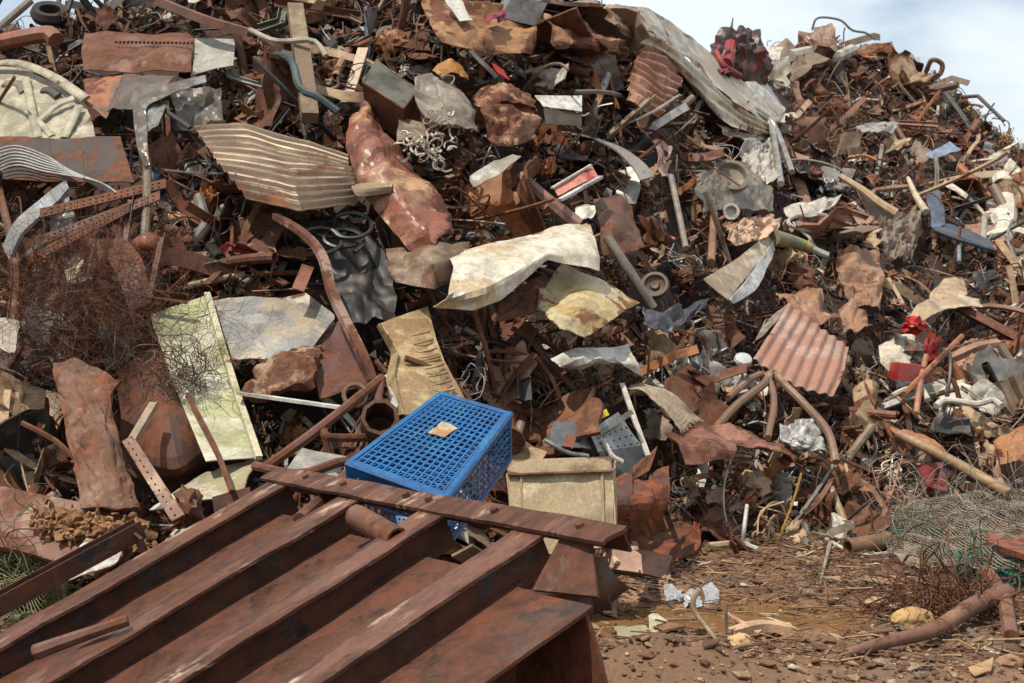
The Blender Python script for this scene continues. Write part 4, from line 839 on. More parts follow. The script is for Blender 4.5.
Bar('tan_pole', 'long straight tan pole slanting down to the right over the netting', 'pole', [(898, 434, .6), (950, 460, .7), (1010, 494, .75)], .036, M((178, 146, 112), .2, (140, 108, 80)), short='the long tan pole', n=10, seg=8, mask=True, taper=(.8, 1))
Bar('rust_spar', 'thin orange-brown spar crossing in front of the bright red machine', 'spar', [(904, 394, .7), (934, 364, .75), (962, 336, .7)], .02, M((168, 104, 62), .4), n=6)
Bar('pink_upright', 'slim pinkish upright bar below the bright red machine', 'bar', [(926, 356, .72), (920, 384, .7), (916, 414, .66)], .02, M((178, 120, 96), .3), n=6)
S('red_wet_scrap', 'dark crimson sheet behind the lower end of the long tan pole', 'metal sheet', [[(918, 470, .4), (942, 462, .45)], [(926, 490, .5), (948, 492, .5)]], M((120, 28, 30), .15, None, .35), nr=8, nc=8, crumple=.03)
S('orange_leaf_scrap', 'pale orange torn sheet lying under the long tan pole', 'metal sheet', [[(886, 428, .45), (914, 424, .5)], [(900, 440, .55), (926, 440, .55)], [(936, 458, .5), (966, 470, .5)]], M((206, 148, 92), .3, (160, 100, 60)), nr=16, nc=12, crumple=.05, tear=.1)
S('orange_side_sheet', 'orange rusted sheet at the right edge above the netting', 'metal sheet', [[(992, 438, .4), (1030, 430, .45)], [(1000, 466, .5), (1034, 474, .5)]], M((168, 108, 58), .45), nr=14, nc=14, crumple=.06, tear=.05)
Obj('netting_pile', 'mass of pale grey wire netting at the right edge of the heap foot', 'netting', net([[(894, 506, .35), (950, 492, .5), (1040, 486, .5)], [(886, 540, .45), (950, 530, .75), (1044, 520, .75)], [(896, 560, .3), (960, 566, .5), (1044, 572, .5)]], 52, 34, .0024, .045), M((150, 140, 122), .15), short='the grey netting', mask=False)
Obj('netting_tangle', 'loose grey wire curling over the netting at the right edge', 'netting', wires((968, 524, .6), (.6, .3, .26), 150, .0018, 12, .5, 41), M((150, 136, 118), .2), mask=False)
tm = M((30, 140, 112), .0, (26, 100, 84), .8)
Obj('green_netting', 'teal plastic netting lying below the grey netting', 'netting', wires(GP(990, 584, .06), (.2, .12, .1), 150, .0033, 9, .7, 44), tm, short='the teal netting', mask=False)
Obj('green_netting', 'thin strip of teal netting along the foot of the grey netting', 'netting', wires(GP(925, 556, .06), (.3, .08, .05), 36, .0035, 9, .6, 45), tm, mask=False)
S('orange_plank', 'orange-red rusted plank lying over the netting at the right edge', 'plank', [[(986, 538, .75), (1040, 540, .8)], [(988, 546, .8), (1040, 562, .85)]], M((150, 80, 54), .45), nr=6, nc=12, crumple=.01, thick=.03)
# skyline pieces
Obj('red_bale', 'dark red crumpled car remains sticking up on the skyline', 'car wreck', lump(Q((738, 66, .3)), (.3, .28, .42), 4, .26, 2.6, 51), M((120, 30, 32), .25, (56, 40, 42), .45, 0., 5, (80, 46, 40)), short='the dark red wreck')
Bar('red_tube', 'bright red tube leaning on the dark red wreck', 'tube', [(716, 52, .8), (724, 66, .85), (740, 76, .8)], .03, M((150, 34, 36), .1))
Bar('red_post', 'short crimson post leaning right on the dark red wreck', 'post', [(732, 38, .8), (726, 64, .85)], .06, M((160, 34, 38), .15))
Bar('spike', 'thin dark spike at the tip of the dark red wreck', 'spike', [(733, 18, .4), (730, 36, .45)], .02, M((50, 44, 44), .3), taper=(.3, 1))
Bar('bent_rod_skyline', 'thin bent rod sticking out into the sky at the right', 'rod', [P(962, 97, 16.6), P(978, 96, 16.2), P(1004, 121, 15.9)], .022, M((96, 80, 76), .3), soft=False)
Bar('rod_skyline', 'short dark rod pointing right from the skyline', 'rod', [P(936, 90, 17), P(958, 85, 16.8)], .04, M((110, 84, 72), .3))
Bar('wire_arc', 'thin wire arching high above the skyline', 'wire', [P(812, 30, 16.8), P(818, 18, 16.8), P(840, 20, 16.8), P(852, 30, 16.8), P(866, 33, 16.8), P(876, 40, 16.8)], .014, M((120, 116, 116), .2), n=5, seg=30)
Bar('hoop_skyline', 'curled band on the skyline left of the thin bent rod', 'band', [P(926, 72, 17.2), P(932, 60, 17), P(942, 64, 17), P(940, 74, 17), P(930, 80, 17)], .03, M((120, 90, 72), .4), seg=24)
Bar('white_branch', 'long white pipe lying on the skyline right of the dark red wreck', 'pipe', [(790, 56, .5), (814, 52, .5), (832, 58, .55), (852, 50, .5)], .07, M((196, 186, 174), .15), seg=14)
S('skyline_block', 'upright brown block on the skyline under the wire arc', 'block', [[P(812, 36, 16.6), P(835, 30, 16.6)], [P(812, 54, 16.4), P(835, 54, 16.4)]], M((150, 116, 98), .3), nr=8, nc=8, crumple=.05, tear=.08, thick=.25)
for k, (a, b) in enumerate((((0, 27), (31, 0)), ((55, 20), (60, -6)), ((66, 16), (73, -6)), ((78, -8), (98, 20)), ((88, -8), (110, 14)), ((104, -6), (112, 18)))):
    Bar('pole_skyline', ('straight pale pole leaning against the sky at the left edge', 'thin upright pole with a shiny foot on the left skyline', 'second thin upright pole on the left skyline', 'dark tilted lattice bar leaning left on the skyline', 'dark tilted lattice bar leaning right on the skyline', 'thin light upright bar right of the lattice bars')[k], 'pole', [P(a[0], a[1], 10.6), P(b[0], b[1], 10.7)], .03 if k in (0, 3) else .02, M(((140, 130, 120), (120, 112, 108), (60, 56, 56), (48, 46, 46), (66, 62, 60), (130, 120, 112))[k], .2))
for k in (1,):
    Obj('old_tyre', ('black tyre on the left skyline, nearest the left edge', 'black tyre half sunk on the left skyline between the poles', 'black tyre lying lower left of the riveted panel')[k], 'tyre', lathe([(.075, -.04), (.12, -.045), (.14, 0), (.12, .045), (.075, .04), (.075, -.04)], P((20, 50, 62)[k], (28, 14, 24)[k], 10.4), (.2, -.6, .9), 24), M((34, 32, 32), .0, None, .8))
Bar('orange_tube', 'dusty orange bent tube on the left skyline above the cream bonnet', 'tube', [(-6, 44, .4), (22, 38, .5), (48, 34, .5), (56, 40, .45)], .06, M((160, 98, 72), .3, (130, 84, 64)), mask=True)
Bar('brown_bar', 'long brown bar slanting down from the crest to the corrugated sheet', 'bar', [(160, 2, .5), (206, 20, .6), (250, 33, .55)], .04, M((128, 86, 66), .35), sec=sec_rect(1.4, 1.4), mask=True)
# ------------------------------------------------------------------ on the dirt
bark = M((142, 104, 84), .35, (120, 82, 66), .9, 0., 8)
bl = T('fallen_branch', 'long crooked brown branch lying on the dirt at the lower right', 'branch', GP(930, 645), 'the crooked brown branch')
Bar('stem', None, None, [GP(846, 665, .03), GP(885, 654, .05), GP(935, 640, .07), GP(972, 626, .09), GP(1006, 613, .1)], .042, bark, bl, n=12, taper=(.5, 1.15), seg=24)
Bar('limb', None, None, [GP(984, 592, .12), GP(992, 602, .12), GP(1000, 614, .11)], .034, bark, bl, seg=8)
Bar('limb', None, None, [GP(1004, 614, .1), GP(1007, 628, .06), GP(1011, 644, .03)], .034, bark, bl, seg=8)
pkm = M((162, 116, 98), .15, (196, 160, 130), .9, 0., 9, bump=.8)
pk = T('pink_plank', 'splintered pinkish plank at the right end of the puddle', 'plank', GP(758, 632, .02))
Bar('board', None, None, [GP(731, 636, .05), GP(760, 631, .07), GP(791, 631, .05)], .04, pkm, pk, sec=sec_rect(2, .9), seg=12, taper=(.7, 1.1), mask=True)
Bar('splinter', None, None, [GP(727, 624, .1), GP(738, 630, .08), GP(760, 634, .04)], .022, pkm, pk, sec=sec_rect(2, .7), seg=8, taper=(.3, 1))
Bar('thin_stake', 'thin upright stake standing at the right end of the puddle', 'stake', [GP(726, 638), GP(726, 638) + Vector((0, 0, .17))], .007, M((170, 156, 136), .1), n=6)
pet = bpy.data.materials.new('clear_plastic'); pet.use_nodes = True; pb = pet.node_tree.nodes['Principled BSDF']
pb.inputs['Base Color'].default_value = (.62, .63, .67, 1); pb.inputs['Roughness'].default_value = .18; pb.inputs['Transmission Weight'].default_value = .6; pb.inputs['IOR'].default_value = 1.3
for k, (x, y) in enumerate(((673, 590), (692, 596), (710, 590))):
    S('plastic_scrap', ('leftmost of three clear crushed plastic scraps on the dirt', 'middle one of three clear crushed plastic scraps on the dirt', 'rightmost of three clear crushed plastic scraps on the dirt')[k], 'plastic scrap', [[GP(x - 10, y - 2, .04), GP(x, y - 3, .05), GP(x + 9, y - 1, .03)], [GP(x - 9, y + 3, .03), GP(x + 1, y + 3, .06), GP(x + 10, y + 4, .03)], [GP(x - 8, y + 8, .01), GP(x + 1, y + 8, .03), GP(x + 8, y + 7, .01)]], pet, nr=24, nc=24, crumple=.018, cs=22, tear=.14, thick=.003)
S('green_shard', 'dull green curved shard half buried beside the frame foot', 'shard', [[GP(612, 626, .04), GP(642, 632, .06)], [GP(618, 656, .02), GP(660, 650, .03)]], M((132, 128, 92), .1, (160, 150, 120)), nr=10, nc=12, crumple=.012, tear=.06)
S('white_shard', 'pale pointed shard sticking out of the puddle', 'shard', [[GP(648, 618, .06), GP(656, 616, .06)], [GP(648, 628, .0), GP(688, 630, .0)]], M((196, 190, 160), .05), nr=6, nc=12, tear=.05)
tw = GP(716, 672)
Bar('white_twig', 'white peeling twig standing in front of the puddle', 'twig', [tw, tw + Vector((-.04, .02, .05)), tw + Vector((-.085, .03, .11)), tw + Vector((-.09, .03, .16)), tw + Vector((-.065, .03, .2))], .013, M((206, 192, 166), .05, (170, 150, 120)), taper=(.6, 1.), seg=20)
S('tan_board', 'pale tan board flat on the dirt by the frame end post', 'board', [[GP(600, 594, .03), GP(616, 592, .03)], [GP(604, 610, .02), GP(618, 614, .02)]], M((176, 142, 112), .1), nr=5, nc=5, tear=.06)
S('white_rag', 'dirty white rag on the dirt below the rusted tray', 'rag', [[GP(650, 572, .03), GP(672, 576, .05)], [GP(648, 578, .02), GP(668, 584, .03)]], M((206, 190, 170), .05, (160, 130, 104), .95), nr=10, nc=14, crumple=.02, tear=.12)
S('pink_rag', 'pinkish crumpled rag right of the frame corner on the dirt', 'rag', [[GP(608, 562, .08), GP(640, 560, .1)], [GP(612, 574, .02), GP(636, 572, .03)]], M((176, 132, 112), .15, (206, 180, 160), .95), nr=10, nc=14, crumple=.04, tear=.12)
S('pale_rag', 'pale pointed paper scrap on the dirt right of centre', 'paper scrap', [[GP(902, 556, .1), GP(908, 556, .1)], [GP(904, 572, .01), GP(924, 573, .01)]], M((206, 180, 150), .0), nr=6, nc=6, tear=.1)
S('tan_splinter', 'tan wooden splinter flat on the dirt at the bottom right', 'splinter', [[GP(966, 672, .02), GP(994, 670, .03)], [GP(974, 678, .01), GP(992, 678, .02)]], M((190, 152, 108), .0), nr=4, nc=8, tear=.1)
for k, (x, y, s) in enumerate(((912, 622, .09), (877, 602, .05), (893, 588, .06), (739, 661, .05), (806, 640, .04), (1010, 668, .05))):
    Obj('stone', ('largest yellowish stone beside the crooked branch', 'small cream stone left of the wire heap', 'brown stone above the wire heap', 'pale stone on the near edge of the puddle', 'small stone right of the pinkish plank', 'small stone at the lower right corner')[k], 'stone', lump(GP(x, y, s * .4), (s, s * .8, s * .6), 3, .45, 1.6, 70 + k, False), M(((206, 166, 110), (212, 180, 140), (160, 122, 96), (206, 170, 124), (150, 110, 80), (170, 130, 98))[k], .0, None, .95))
Obj('rusty_wire_heap', 'low heap of rusty wire and twigs behind the crooked branch', 'wire heap', wires(GP(945, 612, .07), (.34, .25, .1), 260, .0028, 8, .35, 81), RUSTY((128, 84, 64)), mask=False)
Bar('pale_rope', 'white cord snaking across the dirt below the netting', 'cord', [GP(826, 548, .03), GP(846, 556, .03), GP(870, 561, .02), GP(900, 559, .03), GP(936, 556, .03)], .011, M((206, 200, 190), .0), seg=24)
Bar('grey_stick', 'short grey forked stick on the dirt below the white cord', 'stick', [GP(830, 556, .06), GP(826, 568, .03), GP(820, 584, .01)], .014, M((150, 136, 120), .0), taper=(1, .4))
Bar('pale_stick', 'pale stick lying flat at the foot of the heap', 'stick', [GP(708, 556, .03), GP(748, 550, .03)], .022, M((196, 172, 140), .0))
Bar('brown_log', 'stubby brown tube lying under the netting edge', 'tube', [(848, 548, .3), (890, 540, .4)], .05, M((130, 96, 66), .35), n=10, hollow=True)

# more of the pieces one can single out
S('rust_sheet', 'brown rusted sheet with a pale torn lip right of the white bent cover', 'metal sheet', [[(590, 200, .3), (620, 196, .4), (634, 206, .4)], [(600, 226, .45), (626, 228, .55), (646, 244, .5)], [(604, 256, .4), (626, 254, .45), (648, 246, .52)]], M((128, 84, 58), .45, (104, 66, 48)), nr=16, nc=16, crumple=.03, tear=.06)
Bar('pink_tube', 'pinkish dented tube ending behind the top edge of the white bent cover', 'tube', [(521, 176, .4), (542, 196, .5), (578, 226, .5)], .05, M((168, 132, 116), .3, (140, 104, 88)), taper=(.7, 1.1), mask=True)
Bar('thin_pipe', 'thin straight grey pipe hanging upright left of the grey machine casting', 'pipe', [(671, 176, .6), (686, 248, .65)], .022, M((150, 138, 126), .2), mask=True)
Bar('brown_stub', 'upright tan-brown stub below the grey machine casting', 'stub', [(714, 214, .55), (711, 262, .55)], .028, M((150, 112, 84), .3))
Obj('small_wheel', 'small dark ribbed wheel below the leaning grey pipe', 'wheel', lathe([(.001, .014), (.026, .02), (.034, .0), (.06, .01), (.068, .03), (.088, .03), (.095, 0), (.08, -.04)], Q((655, 286, .45)), (-.2, -.9, .5), 22), M((96, 76, 64), .4))
S('red_wing', 'crimson torn sheet on the right side of the dark red wreck', 'metal sheet', [[(738, 34, .7), (756, 30, .6)], [(742, 60, .75), (760, 64, .6)]], M((134, 34, 36), .2, (70, 34, 36), .45), nr=10, nc=10, crumple=.09, cs=4, tear=.15)
S('red_flap', 'bright red folded sheet at the lower left of the dark red wreck', 'metal sheet', [[(712, 46, .7), (728, 40, .75)], [(718, 74, .75), (738, 80, .8)]], M((156, 34, 38), .15, (96, 30, 32), .45), nr=10, nc=10, crumple=.09, cs=4, tear=.15)
S('cream_scrap', 'cream crumpled paint flake sheet beside the foot of the corroded upright sheet', 'metal sheet', [[(0, 318, .5), (22, 322, .5)], [(-6, 352, .55), (16, 362, .55)]], M((176, 164, 148), .2), nr=8, nc=8, crumple=.03, tear=.08)
Bar('rust_channel', 'rusty square channel standing at the left edge below the wire tangle', 'channel', [(-4, 180, .4), (14, 262, .5), (10, 330, .5)], .04, RUSTY((122, 84, 60)), sec=sec_channel())
Bar('rust_elbow', 'dark red angle bar leaning in the shade right of the dented bucket', 'angle bar', [(166, 238, .5), (154, 296, .5), (190, 300, .5)], .04, RUSTY((98, 62, 48)), sec=sec_angle(), soft=False)
# ------------------------------------------------------------------ loose scrap: one mesh per shape, copied as individuals
FM = M('OBJ', .5, None, .6, 0., 4., (110, 64, 38), .5, grime=.45)          # painted or rusty steel, colour per object
FS = M('OBJ', .3, None, .5, .6, 5., (110, 64, 38), .3, grime=.3)         # bare metal
FP = M('OBJ', .1, None, .5, 0., 4., (90, 62, 48), .3, grime=.3)            # plastic, wood
rr = random.Random(5)
def fold_sheet(w, h, nf, amp, jag, sd):
    nr = nc = 15
    pts = [[Vector(((j / nc - .5) * w, (i / nr - .5) * h, 0)) for j in range(nc + 1)] for i in range(nr + 1)]
    for i in range(nr + 1):
        for j in range(nc + 1):
            p = pts[i][j]; e = max(abs(p.x) / (w / 2), abs(p.y) / (h / 2))
            an = math.atan2(p.y, p.x) * 1.6; k = 1 - jag * (e ** 2) * (pl1(an * 1.5 + 20, sd) ** 2 + .25 * pl1(an * 5 + 40, sd + 3))
            pts[i][j] = Vector((p.x * k, p.y * k, 0))
    r = random.Random(sd)
    for q in range(nf):
        a = r.uniform(0, math.pi); dx, dy = math.cos(a), math.sin(a); c = r.uniform(-.3, .3) * min(w, h); ang = r.choice((-1, 1)) * r.uniform(.3, amp); sm = r.uniform(.004, .05)
        axis = Vector((-dy, dx, 0))
        for i in range(nr + 1):
            for j in range(nc + 1):
                p = pts[i][j]; s = p.x * dx + p.y * dy - c
                if s > 0:
                    o = Vector((dx * c, dy * c, p.z * 0)); k = min(1, s / max(sm, .001))
                    pts[i][j] = o + axis * (p - o).dot(axis) + Matrix.Rotation(ang * k, 3, axis) @ ((p - o) - axis * (p - o).dot(axis))
    for i in range(nr + 1):
        for j in range(nc + 1):
            p = pts[i][j]; pts[i][j] = p + Vector((0, 0, .12 * facet(j / nc * 2.6 + sd, i / nr * 2.6, sd)))
    return shell(pts, .022)
def mesh_of(name, vf, ang=22):
    v, f = vf; me = bpy.data.meshes.new(name); me.from_pydata([tuple(p) for p in v], [], f)
    me.polygons.foreach_set('use_smooth', [True] * len(me.polygons)); me.set_sharp_from_angle(angle=math.radians(ang)); set_edge(me); me.materials.append(FM); return me
def rpath(n, L, bend, kinks=0, sd=0):
    r = random.Random(sd); p = Vector((0, 0, 0)); d = Vector((1, 0, 0)); out = [p]; ax = Vector((0, r.gauss(0, 1), r.gauss(0, 1))).normalized()
    ks = {r.randrange(1, n) for _ in range(kinks)}
    for i in range(n):
        d = Matrix.Rotation(bend / n * r.uniform(.4, 1.6), 3, ax) @ d
        if i in ks: d = Matrix.Rotation(r.choice((-1, 1)) * r.uniform(.4, 1.3), 3, Vector((r.gauss(0, .3), r.gauss(0, 1), r.gauss(0, 1))).normalized()) @ d
        out.append(out[-1] + d * (L / n))
    c = sum(out, Vector()) / len(out); return [q - c for q in out]
VAR = {}
VAR['sheet_scrap'] = [mesh_of('sheet_scrap', fold_sheet(1, rr.uniform(.5, 1), rr.randint(1, 4), rr.choice((.8, 1.3, 2.2)), rr.uniform(.1, .55), 100 + k)) for k in range(24)]
VAR['metal_strip'] = [mesh_of('metal_strip', tube(rpath(14, 1.15, rr.uniform(0, 1.6), rr.randint(0, 2), k), rr.uniform(.035, .08), sec=sec_rect(2, .22), twist=rr.uniform(-1.6, 1.6))) for k in range(14)]
VAR['pipe'] = [mesh_of('pipe', tube(rpath(10, 1.1, rr.choice((0, 0, .3, 1.2)), rr.choice((0, 0, 1)), 40 + k), rr.uniform(.035, .075), 9, True)) for k in range(9)]
VAR['steel_rod'] = [mesh_of('steel_rod', tube(rpath(14, 1.5, rr.choice((0, .3, .8, 2.)), rr.choice((0, 0, 1, 2)), 60 + k), rr.uniform(.012, .022), 5)) for k in range(14)]
VAR['angle_iron'] = [mesh_of('angle_iron', tube(rpath(8, 1.2, rr.choice((0, 0, .5)), rr.choice((0, 0, 1)), 80 + k), rr.uniform(.06, .1), sec=(sec_angle() if k % 2 else sec_channel()), twist=rr.uniform(-.3, .3))) for k in range(8)]
VAR['metal_chunk'] = [mesh_of('metal_chunk', lump((0, 0, 0), (.42, rr.uniform(.2, .4), rr.uniform(.18, .35)), 3, rr.uniform(.35, .7), rr.uniform(1.4, 2.6), 90 + k * 3.1), 30) for k in range(12)]
def loops(k):
    r = random.Random(k); mb = MB()
    for q in range(r.randint(1, 4)):
        a0 = r.uniform(0, 6); n = r.randint(5, 12); rad = r.uniform(.25, .5)
        mb.add(*tube(catmull([Vector((rad * math.cos(a0 + i * .8) + r.gauss(0, .06), rad * r.uniform(.6, 1) * math.sin(a0 + i * .8) + r.gauss(0, .06), r.gauss(0, .09))) for i in range(n)], n * 3), r.uniform(.009, .018), 4))
    return mb.v, mb.f
VAR['wire_coil'] = [mesh_of('wire_coil', loops(200 + k)) for k in range(12)]
def ring_(k):
    r = random.Random(k); a = r.uniform(.2, .34); return lathe([(a, -.08), (.45, -.1), (.45, .1), (a, .08), (a * .9, .02), (.14, .02), (.12, .1), (.06, .1), (.06, -.05), (a * .9, -.02), (a, -.08)], (0, 0, 0), (0, 0, 1), 22)
VAR['pulley_wheel'] = [mesh_of('pulley_wheel', ring_(300 + k)) for k in range(3)]
def can_(k):
    v, f = lathe([(.001, -.5), (.26, -.5), (.28, -.47), (.27, -.2), (.28, 0), (.27, .2), (.28, .47), (.25, .5), (.24, .45), (.001, .44)], (0, 0, 0), (1, 0, 0), 16)
    return [p * (1 + .5 * noise.noise(p * 2.4 + Vector((k, 0, 0)))) + Vector((0, .12 * noise.noise(p * 3 + Vector((0, k, 0))), 0)) for p in v], f
VAR['crushed_can'] = [mesh_of('crushed_can', can_(k * 5.5)) for k in range(4)]
def corr_(k):
    G = [[Vector(((j / 30 - .5), (i / 8 - .5) * .8, .03 * math.sin(j / 30 * 2 * math.pi * 6) + .25 * ((i / 8 - .5) ** 2) * (1 if k % 2 else -1) + .1 * noise.noise(Vector((j * .1, i * .25, k * 5))))) for j in range(31)] for i in range(9)]
    return shell(G, .02)
VAR['corrugated_scrap'] = [mesh_of('corrugated_scrap', corr_(k)) for k in range(4)]
VAR['plank'] = [mesh_of('plank', tube(rpath(6, 1.2, .15, 0, 140 + k), rr.uniform(.05, .09), sec=sec_rect(2, .5))) for k in range(3)]
CN = {'dark rust': (80, 53, 37), 'rust-brown': (122, 78, 50), 'orange-rust': (164, 98, 48), 'red-brown': (122, 68, 46), 'tan': (182, 150, 116),
      'grey': (136, 130, 124), 'pale grey': (188, 184, 176), 'black': (38, 35, 34), 'off-white': (218, 210, 194), 'pinkish-brown': (166, 124, 102),
      'taupe': (140, 118, 98), 'faded blue': (84, 110, 140), 'bright red': (172, 36, 28), 'dull green': (92, 104, 78), 'mustard': (186, 138, 52)}
def palette(px, py):
    if px > 640: w = dict(zip(CN, (9, 15, 8, 8, 15, 8, 8, 4, 6, 13, 14, .5, .4, .4, .5)))
    elif py < 250 and px > 180: w = dict(zip(CN, (17, 16, 8, 9, 7, 12, 7, 11, 5, 3, 10, .6, .4, .5, .5)))
    else: w = dict(zip(CN, (24, 19, 7, 13, 4, 8, 3, 14, 1.5, 4, 7, .4, .2, .5, .3)))
    return w
KINDS = [('sheet_scrap', 'folded sheet scrap', 'sheet scrap', 300, 'loose folded sheets on the heap', 1.05),
         ('metal_strip', 'twisted metal strip', 'metal strip', 290, 'loose metal strips on the heap', 1.4),
         ('metal_chunk', 'crumpled metal chunk', 'metal chunk', 250, 'crumpled chunks on the heap', .62),
         ('angle_iron', 'angle iron', 'angle iron', 130, 'loose angle irons on the heap', 1.1),
         ('pipe', 'open pipe', 'pipe', 150, 'loose pipes on the heap', 1.3),
         ('steel_rod', 'thin rod', 'rod', 290, 'loose rods on the heap', 1.5),
         ('wire_coil', 'loose wire coil', 'wire coil', 240, 'wire coils on the heap', 1.15),
         ('crushed_can', 'crushed can', 'can', 56, 'crushed cans on the heap', .55),
         ('pulley_wheel', 'round wheel', 'wheel', 14, 'wheels on the heap', .6),
         ('corrugated_scrap', 'corrugated offcut', 'corrugated sheet', 46, 'corrugated offcuts on the heap', .95),
         ('plank', 'flat splintered slat', 'slat', 70, 'slats on the heap', 1.0)]
LABS = {}
def relation(px, py):
    c = sorted(((a[0] - px) ** 2 + (a[1] - py) ** 2, a) for a in ANCH)
    def rel(a):
        dx, dy = px - a[0], py - a[1]; d = math.hypot(dx, dy)
        pre = 'just ' if d < 38 else ('well ' if d > 85 else '')
        t = math.degrees(math.atan2(-dy, dx)) % 360; k = int(((t + 22.5) % 360) // 45)
        return pre + ('right of', 'up right of', 'above', 'up left of', 'left of', 'down left of', 'below', 'down right of')[k]
    return rel(c[0][1]), c[0][1][2], c[1][1][2]
def label_for(px, py, s, cname, noun, tilt, kind):
    rel, a, b = relation(px, py)
    sz = 'tiny' if s < 17 else 'small' if s < 27 else 'medium' if s < 40 else 'large'
    noun = noun.split(' ')
    n1 = ' '.join(noun)
    cand = [f'{cname} {n1} {rel} {a}', f'{sz} {cname} {n1} {rel} {a}', f'{sz} {cname} {n1} {tilt} {rel} {a}', f'{cname} {n1} {tilt} between {a} and {b}']
    for c in cand:
        if len(c.split()) <= 16 and c not in LABS and len(c.split()) >= 4: LABS[c] = 1; return c
    ok = [c for c in cand[:3] if len(c.split()) <= 16]; LABS[ok[-1]] += 1 if ok[-1] in LABS else 0
    return ok[-1]
placed = []
def masked(px, py, s, d):
    h = s * .42; n = k = 0
    for a in (-1, 0, 1):
        for b in (-1, 0, 1):
            m = MASK.get((int((px + a * h) // 6), int((py + b * h) // 6))); n += 1
            if m is not None and m > d - .9: k += 1
    return k
def put(kind, noun, cat, group, mul, px, py, s, off, up=0., force=None):
    d = D(px, py); pos = P(px, py, d - off)
    me = rr.choice(VAR[kind]); o = bpy.data.objects.new(kind, me); COL.objects.link(o)
    sz = s * d / F * mul
    o.scale = (sz, sz * rr.uniform(.75, 1.25), sz * rr.uniform(.75, 1.25)) if kind in ('sheet_scrap', 'metal_chunk', 'crushed_can') else (sz,) * 3
    nrm = Vector((rr.gauss(0, .45), -.75 + rr.gauss(0, .45), .7 + rr.gauss(0, .4))).normalized()
    a = rr.uniform(0, 2 * math.pi)
    q = nrm.to_track_quat('Z', 'Y') @ Matrix.Rotation(a, 3, 'Z').to_quaternion()
    o.rotation_mode = 'QUATERNION'
    if up: q = Vector((rr.gauss(0, .5), rr.gauss(0, .4), 1)).normalized().to_track_quat('X', 'Z')
    o.rotation_quaternion = q; o.location = pos
    w = palette(px, py); cname = rr.choices(list(w), list(w.values()))[0]
    if kind == 'metal_chunk' and cname in ('mustard', 'bright red', 'faded blue', 'dull green'): cname = 'rust-brown'
    if kind in ('pipe', 'steel_rod', 'wire_coil') and cname in ('off-white', 'pale grey', 'tan') and rr.random() < .65: cname = rr.choice(('rust-brown', 'dark rust', 'taupe'))
    if force: cname = force
    c = CN[cname]
    if kind == 'plank' and cname in ('black', 'dark rust', 'orange-rust', 'red-brown'): cname = 'tan'; c = CN['tan']
    mat = FM
    if cname in ('grey', 'pale grey') and rr.random() < .5: mat = FS
    if kind == 'plank' or cname in ('black', 'faded blue', 'bright red', 'mustard'): mat = FP
    o.material_slots[0].link = 'OBJECT'; o.material_slots[0].material = mat
    j = rr.uniform(.82, 1.16); o.color = (*[min(.8, x * j) for x in lin(c)], {'dark rust': .6, 'rust-brown': .55, 'orange-rust': .4, 'red-brown': .5}.get(cname, rr.uniform(.05, .4)))
    x = q @ Vector((1, 0, 0)); ang = math.degrees(math.atan2(x.z * .9 + x.y * .3, x.x)) % 180
    tilt = 'lying level' if ang < 22 or ang > 158 else 'standing upright' if 68 < ang < 112 else 'tilted up to the right' if ang < 90 else 'tilted up to the left'
    tag(o, label_for(px, py, s, cname, noun, tilt, kind), cat, group)
    placed.append((px, py, s))
    return o
def region_px(px, py):
    if px > 660: return (28 + 12 * max(0, min(1, (py - 70) / 330)))
    return 40 + 12 * max(0, min(1, (py - 30) / 400))
# candidate positions spread evenly over the visible heap
def spot(s_):
    best = None
    for _ in range(14):
        px = rr.uniform(-25, 1050); sr, br = sky_row(px), base_row(px)
        py = rr.uniform(max(-16, sr + 1), min(br + 2, 610))
        if px < 260 and py > 560: continue
        near = min(((px - a) ** 2 + (py - b) ** 2 for a, b, c in placed[-900:]), default=1e6)
        if best is None or near > best[0]:
            if masked(px, py, s_, D(px, py)) <= 1: best = (near, px, py)
    return best
jobs = []
for K in KINDS: jobs += [K] * K[3]
rr.shuffle(jobs)
for K in jobs:
    kind, noun, cat, n, group, mul = K
    s0 = math.exp(rr.gauss(0, .42))
    b = spot(24)
    if not b: continue
    _, px, py = b; s = region_px(px, py) * s0
    if kind in ('sheet_scrap', 'angle_iron', 'pipe') and px < 640: s *= 1.25
    if kind == 'steel_rod': s *= 1.1
    for _ in range(4):
        if masked(px, py, s, D(px, py)) > 2: s *= .8
    s = max(9, s)
    put(kind, noun, cat, group, mul, px, py, s, rr.uniform(-.16, .16) * (1.4 if kind in ('steel_rod', 'wire_coil', 'metal_strip') else 1))
# longer pale pieces on the right slope
for i in range(34):
    K = rr.choice((KINDS[0], KINDS[0], KINDS[1], KINDS[3])); best = None
    for _ in range(10):
        px = rr.uniform(665, 1020); py = rr.uniform(max(60, sky_row(px) + 14), 440)
        if masked(px, py, 46, D(px, py)) == 0: best = (px, py); break
    if best: put(K[0], K[1], K[2], K[4], K[5], px, py, rr.uniform(26, 52), rr.uniform(.08, .25), force=rr.choice(('pale grey', 'off-white', 'tan', 'grey', 'off-white')))
